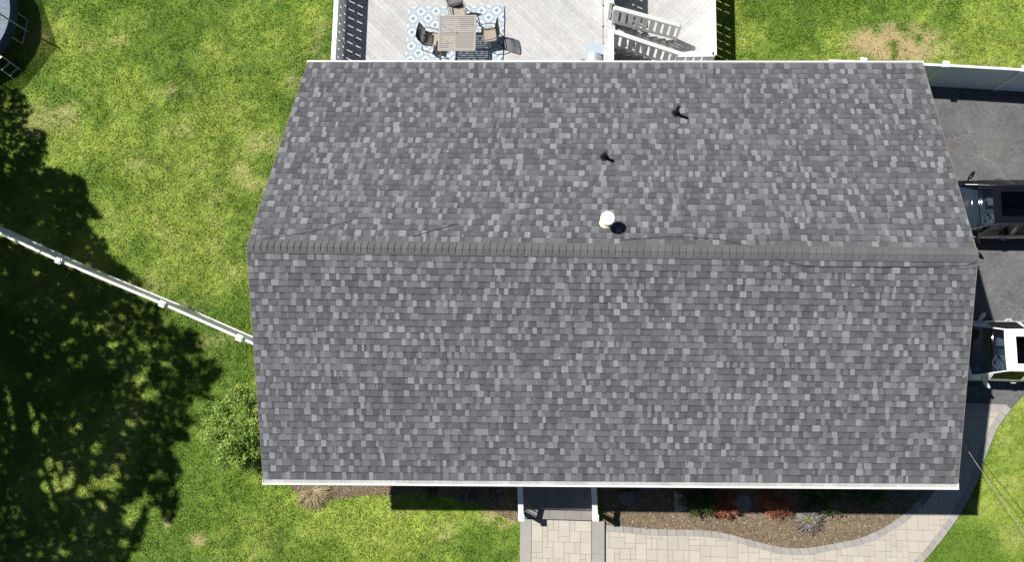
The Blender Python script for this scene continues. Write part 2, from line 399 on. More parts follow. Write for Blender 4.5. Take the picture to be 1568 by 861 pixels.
for x0, y0, x1, y1 in ashlar(-.3, -11.2, 13.4, -3.4, .165, 3):
    g_ = .004; rect = [(x0 + g_, y0 + g_), (x1 - g_, y0 + g_), (x1 - g_, y1 - g_), (x0 + g_, y1 - g_)]
    if all(inpoly(np.array([q[0] for q in rect]), np.array([q[1] for q in rect]), field)): pl = rect
    else: pl = clip_convex(field, rect)
    if len(pl) >= 3: mb.prism(pl, .0, .047 + rp.uniform(0, .003), stone_col(BEIGE, rp))
def border(line, line2):
    a = resample(line, .27); n = len(a); d2 = resample(line2, .27)
    b = list(zip(np.interp(np.linspace(0, 1, n), np.linspace(0, 1, len(d2)), [p[0] for p in d2]), np.interp(np.linspace(0, 1, n), np.linspace(0, 1, len(d2)), [p[1] for p in d2])))
    for i in range(n - 1):
        t = .02
        q = [a[i], a[i + 1], b[i + 1], b[i]]
        cx = sum(p[0] for p in q) / 4; cy = sum(p[1] for p in q) / 4
        mb.prism([(p[0] + (cx - p[0]) * t * 2, p[1] + (cy - p[1]) * t * 2) for p in q], 0, .055 + rp.uniform(0, .004), stone_col(GREY, rp, .08))
border(innS[:-20], inn2[:-20]); border(outS, out2)
# soldier row where path meets driveway
e0 = axy(1446, 626); e1 = axy(1541, 630); rows = resample([e0, e1], .3)
for i in range(len(rows) - 1):
    p, q = rows[i], rows[i + 1]
    mb.prism([(p[0] + .004, p[1]), (q[0] - .004, q[1]), (q[0] - .004, q[1] + .2), (p[0] + .004, p[1] + .2)], 0, .058, stone_col(GREY, rp, .06))
o = mb.build("path_pavers", M['paver']); tag(o, "beige ashlar pavers and grey border stones of the front path", kind='structure')

# raised front walk with wide grey edging
wx0, wx1 = WALK[0][0], WALK[1][0]; wy1 = (WALK[0][1] + WALK[1][1]) / 2
mb = MB(); mb.prism([(wx0, wy1), (wx1, wy1), (wx1, -11.3), (wx0, -11.3)], -.1, .112)
tag(mb.build("front_walk", M['joint']), "raised straight front walk", kind='structure')
mb = MB(); ex0, ex1 = wx0 + .35, wx1 - .37
for x0, y0, x1, y1 in ashlar(ex0 + .01, -11.3, ex1, wy1, .17, 12):
    x1 = min(x1, ex1 - .005); y1 = min(y1, wy1)
    if x1 - x0 > .04 and y1 - y0 > .03: mb.prism([(x0 + .004, y0 + .004), (x1 - .004, y0 + .004), (x1 - .004, y1 - .004), (x0 + .004, y1 - .004)], .05, .127 + rp.uniform(0, .003), stone_col(BEIGE, rp))
yy = wy1 - .004
while yy > -11:
    for a_, b_ in ((wx0 - .005, ex0), (ex1, wx1 + .012)):
        mb.prism([(a_, yy - .5), (b_, yy - .5), (b_, yy - .004), (a_, yy - .004)], -.05, .13, stone_col((.33, .32, .305), rp, .05))
    yy -= .5
tag(mb.build("walk_pavers", M['paver']), "beige pavers with wide grey edging slabs on the front walk", kind='structure')

# ------------------------------------------------------------------ house
ZE, ZR, ZB = 4.13, 5.32, 3.72
eL, eR = np.array(at(403.5, 732, ZE)), np.array(at(1466.5, 739, ZE))
rL, rR = np.array(at(378, 377, ZR)), np.array(at(1497, 391, ZR))
bL, bR = np.array(at(471, 97.5, ZB)), np.array(at(1413, 98.5, ZB))
house = thing("house", (0, 0, 0), "long house under a grey architectural shingle gable roof", "house")
def bil(A, B, C_, D_, u, v):   # A,B eave ends; C_,D_ ridge ends
    return (A * (1 - u) + B * u) * (1 - v) + (C_ * (1 - u) + D_ * u) * v
# roof body
mb = MB(); T = np.array([0, 0, .24]); top = [eL, eR, rR, bR, bL, rL]; z = np.array([0, 0, .11])
tp = [p - z for p in top]; bt = [p - T for p in top]
mb.mesh(tp + bt, [(0, 1, 2, 5), (5, 2, 3, 4), (7, 6, 11, 8), (8, 11, 10, 9), (0, 6, 7, 1), (3, 9, 10, 4), (1, 7, 8, 2), (2, 8, 9, 3), (4, 10, 11, 5), (5, 11, 6, 0)])
roof = mb.build("roof", M['drip'], house)
PAL = [((.098, .101, .110), 30), ((.113, .116, .126), 32), ((.130, .134, .144), 22), ((.085, .087, .096), 12), ((.148, .153, .164), 9)]
LIGHT = [((.16, .167, .179), 9), ((.19, .199, .213), 10), ((.222, .233, .249), 6)]
def pick(pal, r):
    s = sum(w for _, w in pal); x = r.uniform(0, s)
    for c, w_ in pal:
        x -= w_
        if x <= 0: return c
    return pal[-1][0]
def shingle_slope(A, B, C_, D_, n, seed):
    r = random.Random(seed); mb = MB()
    L_ = np.linalg.norm(B - A); nrm = np.cross(B - A, C_ - A); nrm /= np.linalg.norm(nrm)
    if nrm[2] < 0: nrm = -nrm
    prev = []
    for k in range(n):
        row = []; last = False
        v0 = k / n - (.006 if k == 0 else 0); v1 = (k + 1) / n
        if k == n - 1: v1 = 1 - .012
        h0, h1 = .013, .002
        def P(u, v, h): return bil(A, B, C_, D_, u, v) + nrm * h
        u = 0.0; raised = r.random() < .5; off = r.uniform(-.5, .5) * .002
        du = r.uniform(.06, .2) / L_
        while u < 1:
            wd = (r.uniform(.09, .22) if raised else r.uniform(.06, .15)) / L_
            if r.random() < .10: wd *= .55
            u2 = min(1.0, u + wd)
            if 1 - u2 < .0022: u2 = 1.0
            if raised:
                below = any(a < u2 - .3 * wd and b > u + .3 * wd for a, b in prev)
                lt = r.random() < (.20 if (last or below) else .74)
                last = lt
                if lt:
                    u2 = min(1.0, u + min(wd, r.uniform(.09, .2) / L_)); row.append((u, u2))
                    if 1 - u2 < .0022: u2 = 1.0
                c = pick(LIGHT, r) if lt else pick(PAL, r)
            else:
                c = pick(PAL, r)
            j = 1 + r.uniform(-.06, .06); c = tuple(x * j for x in c)
            jit = lambda: r.uniform(-.004, .004) / L_ * 4
            if raised:
                t = .004
                sk = r.uniform(-.012, .012) / L_ if r.random() < .5 else 0
                a0, a1 = u, u2; c0, c1 = u + sk, u2 + (sk if r.random() < .5 else -sk)
                if u == 0: c0 = 0
                if u2 == 1: c1 = 1
                p = [P(a0, v0, h0 + t), P(a1, v0, h0 + t), P(c1, v1, h1 + t), P(c0, v1, h1 + t)]
                # butt edge then top, two-tone along a slightly blended strip
                if not lt and r.random() < .6:
                    f_ = .84; m0 = [p[0] + (p[3] - p[0]) * f_, p[1] + (p[2] - p[1]) * f_]
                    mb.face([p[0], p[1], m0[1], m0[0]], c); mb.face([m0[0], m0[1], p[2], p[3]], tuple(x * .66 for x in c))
                else: mb.face(p, c)
                e = tuple(x * .85 for x in c)
                mb.face([P(a0, v0, 0), P(a1, v0, 0), p[1], p[0]], e)
                mb.face([P(a0, v0, 0), p[0], p[3], P(c0, v1, 0)], e); mb.face([p[1], P(a1, v0, 0), P(c1, v1, 0), p[2]], e)
            else:
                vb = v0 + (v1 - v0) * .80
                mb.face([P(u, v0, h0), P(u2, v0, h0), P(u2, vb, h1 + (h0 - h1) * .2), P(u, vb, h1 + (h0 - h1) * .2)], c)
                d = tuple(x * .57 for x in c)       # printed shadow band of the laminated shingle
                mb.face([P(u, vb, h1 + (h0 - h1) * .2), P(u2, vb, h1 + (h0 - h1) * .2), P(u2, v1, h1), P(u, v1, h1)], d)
                mb.face([P(u, v0, 0), P(u2, v0, 0), P(u2, v0, h0), P(u, v0, h0)], tuple(x * .8 for x in c))
            if u >= 1: break
            u = u2; raised = not raised if r.random() < .8 else raised
        prev = row
    return mb
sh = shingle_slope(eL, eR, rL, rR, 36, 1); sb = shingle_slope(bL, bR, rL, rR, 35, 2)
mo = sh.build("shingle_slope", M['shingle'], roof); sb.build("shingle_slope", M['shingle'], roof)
# seeds and grit blown onto the shingles
def roof_litter(n):
    r = np.random.default_rng(88); P_ = []; C_l = []
    for A, B, C2, D2 in ((eL, eR, rL, rR), (bL, bR, rL, rR)):
        nm = np.cross(B - A, C2 - A); nm /= np.linalg.norm(nm); nm = nm if nm[2] > 0 else -nm
        for k in range(n):
            c = bil(A, B, C2, D2, r.random(), r.random() ** .8 * .97) + nm * .024; s_ = r.uniform(.006, .016); a_ = r.uniform(0, PI)
            d = np.array([math.cos(a_), math.sin(a_), 0]) * s_; e = np.array([-d[1], d[0], 0]) * r.uniform(.4, .9)
            d = d - nm * d.dot(nm); e = e - nm * e.dot(nm)
            P_.append([c - d, c - e, c + d, c + e] if False else [c - d - e, c + d - e, c + d + e, c - d + e])
            C_l.append([(.6, .58, .52), (.5, .42, .26), (.7, .7, .68), (.3, .25, .15)][r.integers(4)])
    tag(quads("seed_litter", np.array(P_), np.array(C_l), M['chip'], roof), kind='stuff')
roof_litter(90)
# ridge caps
mb = MB(); n = 104; rr_ = random.Random(9)
fdir = (eL - rL); fdir = fdir / np.linalg.norm(fdir); bdir = (bL - rL); bdir = bdir / np.linalg.norm(bdir)
wf, wb_ = .185, .20
for k in range(n):
    u0, u1 = k / n, min(1, (k + 1.12) / n)
    A = rL * (1 - u0) + rR * u0; B = rL * (1 - u1) + rR * u1
    sk = np.array([rr_.uniform(-.006, .006), 0, 0]); hA, hB = .028, .052
    def sec(p, h):
        up = np.array([0, 0, h])
        return [p + fdir * wf + np.array([0, 0, .016 + h * .16]), p + fdir * .05 + up + np.array([0, 0, -.006]), p + up + np.array([0, 0, .004]), p + bdir * .05 + up + np.array([0, 0, -.006]), p + bdir * wb_ + np.array([0, 0, .016 + h * .16])]
    a_, b_ = sec(A, hA), sec(B, hB)
    kk = rr_.uniform(.108, .128); c = (kk * .985, kk, kk * 1.06)
    for i in range(4): mb.face([a_[i], b_[i], b_[i + 1], a_[i + 1]], c)
    lo = [p - np.array([0, 0, .03]) for p in b_]
    for i in range(4): mb.face([b_[i], lo[i], lo[i + 1], b_[i + 1]], (.075, .076, .08))
    for i in (0, 4):
        q = [a_[i], b_[i], b_[i] - np.array([0, 0, .03]), a_[i] - np.array([0, 0, .03])]
        mb.face(q, c)
mb.build("ridge_cap", M['shingle'], roof)
# rake trims along the four gable edges
for p, q in ((eL, rL), (bL, rL), (eR, rR), (bR, rR)):
    mb = MB(); s_ = -1 if p[0] < 0 else 1; d = np.array([s_ * .012, 0, -.06])
    mb.obox(p + d, q + d, .02, .13, (1, 1, 1)); mb.build("rake_trim", M['drip'], house)
# gutters: open trough with grit
def gutter(A, B, out, depth, name="gutter"):
    o = np.array([0, out, 0.]); mb = MB(); e = .15
    A = A + np.array([-.03, 0, 0]); B = B + np.array([.03, 0, 0]); s_ = np.sign(out)
    zt = -.02
    def bar(off0, off1, z0, z1):
        pts = [A + np.array([0, off0, z0]), B + np.array([0, off0, z0]), B + np.array([0, off1, z0]), A + np.array([0, off1, z0])]
        t_ = [p + np.array([0, 0, z1 - z0]) for p in pts]
        v = pts + t_; mb.mesh(v, [(3, 2, 1, 0), (4, 5, 6, 7), (0, 1, 5, 4), (1, 2, 6, 5), (2, 3, 7, 6), (3, 0, 4, 7)])
    w_ = abs(out)
    bar(s_ * .0, s_ * .012, -.12, zt - .01); bar(s_ * .012, s_ * (w_ - .045), -.12, -.105); bar(s_ * (w_ - .045), s_ * (w_), -.12, zt)
    for Pp in (A, B):
        mb.box(Pp[0] - .006, min(Pp[1], Pp[1] + out), Pp[2] - .118, Pp[0] + .006, max(Pp[1], Pp[1] + out), Pp[2] + zt - .004)
    gt = mb.build(name, M['gutter'], house)
    mb = MB(); n_ = 60
    for i in range(n_):
        a_ = A + (B - A) * (i / n_); b_ = A + (B - A) * ((i + 1) / n_)
        zz = -.04 if out < 0 else -.045
        k = .95 + .25 * random.random(); c = (1.0 * k, 1.0 * k, 1.0 * k) if random.random() < .7 else (1.0 * k, .98 * k, .94 * k)
        mb.face([a_ + np.array([0, s_ * .015, zz]), b_ + np.array([0, s_ * .015, zz]), b_ + np.array([0, s_ * (w_ - .047), zz]), a_ + np.array([0, s_ * (w_ - .047), zz])][::(1 if s_ < 0 else -1)], c)
    mb.build("gutter_guard", M['debris'], gt)
    return gt
gf = gutter(eL, eR, -.19, .12); gb = gutter(bL, bR, .12, .12)
for x, y, zt in ((-8.72, -5.62, 3.9), (8.7, -5.42, 3.9)):
    mb = MB(); mb.obox((x, y, .1), (x, y, zt), .08, .06, up=(0, 1, 0)); mb.build("downspout", M['gutter'], house)
# walls, soffit, door, windows
def wall(p, q, z0, zs, m=M['siding'], th=.15):
    mb = MB(); z = z0
    d = Vector((q[0] - p[0], q[1] - p[1], 0)).normalized(); nrm = Vector((d.y, -d.x, 0))
    while z < zs - .01:      # lap siding courses
        z2 = min(z + .16, zs)
        a_ = [Vector((*p, z)) + nrm * .018, Vector((*q, z)) + nrm * .018, Vector((*q, z2)) + nrm * .004, Vector((*p, z2)) + nrm * .004]
        mb.face(a_, (1, 1, 1)); mb.face([Vector((*p, z)), Vector((*q, z)), a_[1], a_[0]], (.9, .9, .9)); z = z2
    return mb
H = HOUSE
for i, (p, q, zs) in enumerate(((H[0], H[1], 4.0), (H[1], H[2], 3.55), (H[2], H[3], 3.5), (H[3], H[0], 3.55))):
    mb = wall(p, q, 0, zs)
    if i in (1, 3):
        mx = (p[0] + q[0]) / 2; off = .012 if i == 1 else -.012
        fy = p[1] if i == 1 else q[1]; by = q[1] if i == 1 else p[1]
        mb.face([(p[0] + off, fy, 3.55), (p[0] + off, fy, 3.9), (p[0] + off, 0, 5.1), (q[0] + off, by, 3.55)])
    mb.build("wall", M['siding'], house)
mb = MB(); mb.face([tuple(eL - np.array([0, .0, .2])), tuple(eR - np.array([0, 0, .2])), (8.75, -5.3, 3.93), (-8.75, -5.45, 3.93)])
mb.build("soffit", M['white'], house)
def window(x0, x1, z0, z1, y):
    mb = MB()
    for a_ in ((x0 - .08, z0 - .08, x0, z1 + .08), (x1, z0 - .08, x1 + .08, z1 + .08), (x0, z0 - .08, x1, z0), (x0, z1, x1, z1 + .08), ((x0 + x1) / 2 - .025, z0, (x0 + x1) / 2 + .025, z1)):
        mb.box(a_[0], y - .05, a_[1], a_[2], y + .03, a_[3])
    wn = mb.build("window", M['white'], house)
    mb = MB(); mb.box(x0, y - .02, z0, x1, y - .01, z1); mb.build("pane", M['window'], wn)
for x in (-7.2, -4.4, 2.0, 4.6, 7.0): window(x - .6, x + .6, 1.4, 2.7, -5.45 + .15 * (x + 8.75) / 17.5 - .035)
mb = MB(); mb.box(-1.6, -5.47, .46, -.65, -5.40, 2.5); dr = mb.build("door", M['white'], house)
mb = MB(); mb.lathe([(0, -.03), (.03, -.03), (.035, 0), (.02, .03), (0, .03)], (-.74, -5.52, 1.45), 10); mb.build("handle", M['chrome'], dr)
# eave flood lamp near the left front corner
fp = np.array(at(598, 742, 3.75))
mb = MB(); mb.lathe([(0, .06), (.05, .06), (.07, .02), (.09, -.08), (.0, -.06)], tuple(fp), 14); mb.tube([fp + np.array([0, 0, .03]), fp + np.array([.12, .05, .08]), fp + np.array([.22, .12, .14])], .016)
mb.build("floodlight", M['black'], house)

# roof penetrations (sub-parts of the roof)
kb = (ZR - ZB) / (bL[1] - rL[1])
def roofz_back(x, y): return ZR - kb * (y - (rL[1] * .5 + rR[1] * .5))
def pipe(px, top_px, h, r):
    for _ in range(6): pass
    z = 5.0
    for _ in range(12):
        p = at(*px, z); z = roofz_back(p[0], p[1])
    x, y = p[0], p[1]; base = np.array([x, y, z])
    mb = MB(); mb.tube([base - np.array([0, 0, .05]), base + np.array([0, 0, h])], r, 14, cap=False)
    mb.tube([base + np.array([0, 0, h]), base + np.array([0, 0, h * .6])], [r * .82, r * .8], 14)
    vp = mb.build("vent_pipe", M['rubber'], roof)
    mb = MB(); nz = Vector((0, kb, 1)).normalized()
    Q = Vector((0, 0, 1)).rotation_difference(nz).to_matrix()
    prof = [(r * 2.5, .014), (r * 2.4, .03), (r * 2.0, .035), (r * 1.5, .09), (r * 1.05, .13)]
    m2 = MB(); m2.lathe(prof, (0, 0, 0), 20); m2.v = [tuple(Q @ Vector(v) + Vector(base)) for v in m2.v]
    m2.build("pipe_boot", M['rubber'], vp)
pipe((1034.5, 173.5), None, .5, .046); pipe((925, 241), None, .4, .048)
z = 5.6
for _ in range(12):
    p = at(928.5, 341, z); z = roofz_back(p[0], p[1])
base = Vector((p[0], p[1], z))
mb = MB(); mb.lathe([(.085, -.05), (.085, .5), (0, .5)], tuple(base), 20); ch = mb.build("flue_vent", M['steel'], roof, True)
mb = MB(); mb.lathe([(.0, .47), (.17, .47), (.185, .485), (.185, .545), (.172, .565), (.06, .585), (.055, .60), (0, .602)], tuple(base), 32); mb.build("flue_cap", M['capw'], ch)
mb = MB(); m2 = MB(); m2.lathe([(.19, .016), (.185, .03), (.12, .05), (.092, .14), (.088, .14)], (0, 0, 0), 22, (.9, .8, .6))
Q = Vector((0, 0, 1)).rotation_difference(Vector((0, kb, 1)).normalized()).to_matrix(); m2.v = [tuple(Q @ Vector(v) + base) for v in m2.v]
m2.build("flashing", M['steel'], ch)

# thin black cables lying on the roof
kf = (ZR - ZE) / (rL[1] - eL[1])
def roof_pt(u, v, lift=.03):
    z = 5.5
    for _ in range(14):
        p = at(u, v, z); yr = rL[1] + (rR[1] - rL[1]) * (p[0] - rL[0]) / (rR[0] - rL[0])
        z = ZR - kb * (p[1] - yr) if p[1] > yr else ZR - kf * (yr - p[1])
    return (p[0], p[1], z + lift)
def roof_cable(pts, r, label):
    P_ = [roof_pt(*p) for p in pts]; q = []
    for i in range(len(P_) - 1):
        for t in np.linspace(0, 1, 10, endpoint=False): q.append(tuple(np.array(P_[i]) * (1 - t) + np.array(P_[i + 1]) * t))
    q.append(P_[-1])
    for _ in range(4): q = [q[0]] + [tuple((np.array(q[i - 1]) + 2 * np.array(q[i]) + np.array(q[i + 1])) / 4) for i in range(1, len(q) - 1)] + [q[-1]]
    mb = MB(); mb.tube(q, r, 6); tag(mb.build("roof_cable", M['wireb']), label, "cable", "thin cables on the roof")
roof_cable([(380, 375, .0), (402, 366), (432, 362), (480, 355), (520, 343), (548, 334), (572, 333)], .0048, "thin dark cable rising from the left gable tip up the back slope")
roof_cable([(633, 363), (660, 354), (690, 346), (703, 343)], .006, "short dark cable on the back slope, second from the left gable")
roof_cable([(950, 368), (1030, 362), (1100, 366), (1150, 378), (1185, 395), (1210, 403), (1240, 408), (1300, 409), (1400, 409), (1480, 407), (1493, 402), (1498, 394)], .0045, "long thin cable crossing the ridge to the right gable tip")

# ------------------------------------------------------------------ porch and handrails
PX0, PX1 = -2.2, .02
mb = MB(); mb.box(PX0 - .12, -7.32, .0, PX1 + .12, -5.45, .45, (.16, .165, .17)); porch = thing("porch_steps", (0, 0, 0), "grey stone porch landing with two steps under the front eave", "porch")
mb2 = MB()
for i in range(6):
    a_ = PX0 - .12 + i * (PX1 - PX0 + .24) / 6; b_ = PX0 - .12 + (i + 1) * (PX1 - PX0 + .24) / 6
    mb2.box(a_ + .003, -7.345, .455, b_ - .003, -5.47, .505, stone_col((.2, .2, .2), rp, .05))
mb.build("landing_base", M['paver'], porch); mb2.build("landing", M['paver'], porch)
mb = MB(); mb.box(PX0 - .12, -7.66, .0, PX1 + .12, -7.325, .27, (.16, .16, .16)); mb.build("step_riser", M['paver'], porch)
mb = MB()
for i in range(5):
    a_ = PX0 - .12 + i * (PX1 - PX0 + .24) / 5; b_ = PX0 - .12 + (i + 1) * (PX1 - PX0 + .24) / 5
    mb.box(a_ + .003, -7.69, .275, b_ - .003, -7.35, .315, stone_col((.25, .24, .23), rp, .05))
mb.build("tread", M['paver'], porch)
def handrail(pn, pu, zb, label):
    root = thing("handrail", (pn[0], pn[1], 0), label, "handrail", "white handrails beside the porch steps")
    o = np.array([pn[0], pn[1], 0]); n_ = np.array(pn) - o; u_ = np.array(pu) - o
    up2 = u_ + np.array([0, .75, .05])
    mb = MB(); mb.obox((0, 0, .1), (0, 0, n_[2]), .12, .12, up=(0, 1, 0)); nw = mb.build("newel_post", M['white'], root)
    mb = MB(); z = n_[2]; mb.box(-.095, -.095, z, .095, .095, z + .02); mb.mesh([(-.08, -.08, z + .02), (.08, -.08, z + .02), (.08, .08, z + .02), (-.08, .08, z + .02), (-.02, -.02, z + .055), (.02, -.02, z + .055), (.02, .02, z + .055), (-.02, .02, z + .055)], [(0, 1, 5, 4), (1, 2, 6, 5), (2, 3, 7, 6), (3, 0, 4, 7), (4, 5, 6, 7)]); mb.build("post_cap", M['white'], nw)
    mb = MB(); mb.obox((u_[0], u_[1] + .02, .45), (u_[0], u_[1] + .02, u_[2] + .02), .12, .12, up=(0, 1, 0)); un_ = mb.build("newel_post", M['white'], root)
    mb = MB(); z = u_[2] + .02; mb.box(u_[0] - .085, u_[1] - .065, z, u_[0] + .085, u_[1] + .105, z + .025); mb.build("post_cap", M['white'], un_)
    mb = MB(); mb.obox(n_ + np.array([0, 0, -.06]), u_ + np.array([0, 0, -.04]), .16, .07); mb.build("top_rail", M['white'], root)
    mb = MB(); mb.obox(n_ + np.array([0, 0, -.80]), u_ + np.array([0, 0, -.86]), .06, .07); mb.build("bottom_rail", M['white'], root)
    for i in range(1, 8):
        p = n_ + (u_ - n_) * i / 8
        mb = MB(); mb.obox((p[0], p[1], p[2] - .86), (p[0], p[1], p[2] - .05), .025, .025, up=(0, 1, 0)); mb.build("baluster", M['white'], root)
handrail(at(798, 794, 1.15), at(796, 744, 1.5), .3, "white handrail on the left edge of the porch steps, beside the lawn")
handrail(at(912, 794, 1.15), at(909, 744, 1.5), .3, "white handrail on the right edge of the porch steps, beside the mulch bed")

# ------------------------------------------------------------------ deck at the back
DZ, LZ = 1.5, .5
deck = thing("deck", (0, 0, 0), "weathered whitish wooden deck on two levels behind the house", "deck")
def boards(poly, ang, wid, z0, z1, seed):
    r = random.Random(seed); mb = MB(); ca, sa = math.cos(ang), math.sin(ang)
    xs = [p[0] * ca + p[1] * sa for p in poly]; ys = [-p[0] * sa + p[1] * ca for p in poly]
    y = min(ys)
    while y < max(ys):
        x = min(xs) - r.uniform(0, 3)
        while x < max(xs):
            ln = r.choice((2.4, 3.0, 3.6)); g_ = .0016
            rc = [(x + g_, y + g_), (x + ln - g_, y + g_), (x + ln - g_, y + wid - g_), (x + g_, y + wid - g_)]
            rc = [(a * ca - b * sa, a * sa + b * ca) for a, b in rc]
            pl = clip_convex(poly, rc)
            if len(pl) >= 3:
                k = r.uniform(.43, .495); w_ = r.uniform(0, .012)
                mb.prism(pl, z0, z1 + r.uniform(0, .002), (k, k * (1.0 - w_), k * (1.005 - 2 * w_)))
            x += ln
        y += wid
    return mb
boards(DECK, math.radians(-45), .14, DZ - .035, DZ, 3).build("deck_floor", M['deckw'], deck)
mb = MB(); mb.prism(DECK, DZ - .25, DZ - .04, (.08, .08, .08)); mb.build("deck_frame", M['deckw'], deck)
boards(LOW, math.radians(45), .14, LZ - .035, LZ, 5).build("lower_deck_floor", M['deckw'], deck)
mb = MB(); mb.prism(LOW, LZ - .25, LZ - .04, (.08, .08, .08)); mb.build("deck_frame", M['deckw'], deck)
def railing(p, q, z, h=1.0, name="railing", slit=.038, pitch=.285, capw=.15, tiers=True):
    """solid vertical boards with narrow slits, a mid rail and a flat cap"""
    root = bpy.data.objects.new(name, None); COL.objects.link(root); root.parent = deck
    p = np.array(p, float); q = np.array(q, float); L_ = np.linalg.norm(q - p); d = (q - p) / L_
    mb = MB(); x = 0
    P3 = lambda t, zz: (*(p + d * t), zz)
    while x < L_:
        b = min(x + pitch - slit, L_); mb.obox(P3((x + b) / 2, z + .06), P3((x + b) / 2, z + h - .1), b - x, .022, (.95, .95, .95), up=(-d[1], d[0], 0)); x += pitch
    mb.build("slat_board", M['railw'], root)
    nrm = np.array([-d[1], d[0]])
    for zz in ((z + .06, z + h * .5, z + h - .08) if tiers else (z + .06, z + h - .08)):
        mb = MB(); mb.obox(P3(0, zz), P3(L_, zz), .05, .09, (.98, .98, .98)); mb.build("cross_rail", M['railw'], root)
    mb = MB(); mb.obox(P3(-.05, z + h - .02), P3(L_ + .05, z + h - .02), capw, .04); mb.build("rail_cap", M['railw'], root)
    n_ = max(1, int(L_ / 1.9))
    for i in range(n_ + 1):
        t = L_ * i / n_; mb = MB(); mb.obox(P3(t, z - .3), P3(t, z + h - .04), .1, .1, (.97, .97, .97), up=(0, 1, 0)); mb.build("post", M['railw'], root)
    return root
railing((-8.25, 5.4), (-8.25, 13.9), DZ, 1.03, pitch=.285)
railing((3.76, 7.05), (3.76, 13.9), LZ, 1.0)
railing((2.66, 7.03), (3.70, 7.03), LZ, 1.0, pitch=.26)
railing((.42, 5.5), (.42, 7.36), DZ, 1.0, capw=.17); railing((.42, 8.32), (.42, 13.9), DZ, 1.0, capw=.17)
# stairs from the main deck down to the right
SX0, SX1, SY0, SY1 = .62, 2.62, 7.15, 8.0; ns = 7
stair = bpy.data.objects.new("staircase", None); COL.objects.link(stair); stair.parent = deck
run = (SX1 - SX0) / ns; rise = (DZ - LZ) / ns
for i in range(ns - 1):
    zt = DZ - rise * (i + 1); x = SX0 + run * i
    mb = MB(); mb.box(x, SY0, zt - .04, x + run + .025, SY1, zt, (.5, .49, .47)); mb.build("tread", M['deckw'], stair)
    mb = MB(); mb.box(x - .01, SY0, zt - rise + .002, x + .01, SY1, zt - .042, (.35, .35, .35)); mb.build("riser", M['deckw'], stair)
def stair_rail(y, y2):
    root = bpy.data.objects.new("stair_railing", None); COL.objects.link(root); root.parent = deck
    a_ = np.array([SX0 - .08, y, DZ + .95]); b_ = np.array([SX1 + .08, y2, LZ + .97]); dn = np.array([0, 0, -1.])
    mb = MB(); mb.obox(a_, b_, .14, .045, up=(0, 0, 1)); mb.build("rail_cap", M['railw'], root)
    for k in (.1, .86):
        mb = MB(); mb.obox(a_ + dn * k, b_ + dn * k, .05, .16 if k > .5 else .1); mb.build("cross_rail", M['railw'], root)
    mb = MB(); t = 0; L_ = 2.16; pit = .236
    while t < 1 - 1e-3:
        t2 = min(1, t + (pit - .075) / L_); A = a_ + (b_ - a_) * t; B = a_ + (b_ - a_) * t2
        for s_ in (0,):
            v = [A + dn * .05, B + dn * .05, B + dn * .84, A + dn * .84]
            v = [x_ + np.array([0, .011, 0]) for x_ in v] + [x_ - np.array([0, .011, 0]) for x_ in v]
            mb.mesh(v, [(0, 1, 2, 3), (7, 6, 5, 4), (0, 4, 5, 1), (1, 5, 6, 2), (2, 6, 7, 3), (3, 7, 4, 0)], (.95, .95, .95))
        t += pit / L_
    mb.build("slat_board", M['railw'], root)
    for P_ in (a_, b_):
        mb = MB(); mb.obox((P_[0], P_[1], LZ - .1), (P_[0], P_[1], P_[2] - .03), .09, .09, (.97, .97, .97), up=(0, 1, 0)); mb.build("post", M['railw'], root)
stair_rail(8.14, 8.02); stair_rail(7.34, 7.06)

# string of small fixtures along the deck edge
lx = at(923.5, 40, DZ)[0]
sl = thing("string_lights", (lx, 7.5, DZ), "thin black cable with small round bulbs along the right deck edge", "string lights")
mb = MB(); mb.tube([(0, -1.6, .008), (.003, -.6, .008), (-.003, .5, .008), (0, 3, .008)], .006, 6); mb.build("cable", M['wireb'], sl)
for v in (8, 40, 67):
    y = at(923.5, v, DZ)[1] - 7.5
    mb = MB(); mb.lathe([(0, .05), (.018, .045), (.028, .02), (.02, 0), (0, 0)], (0, y, 0), 10); mb.build("bulb", M['black'], sl)

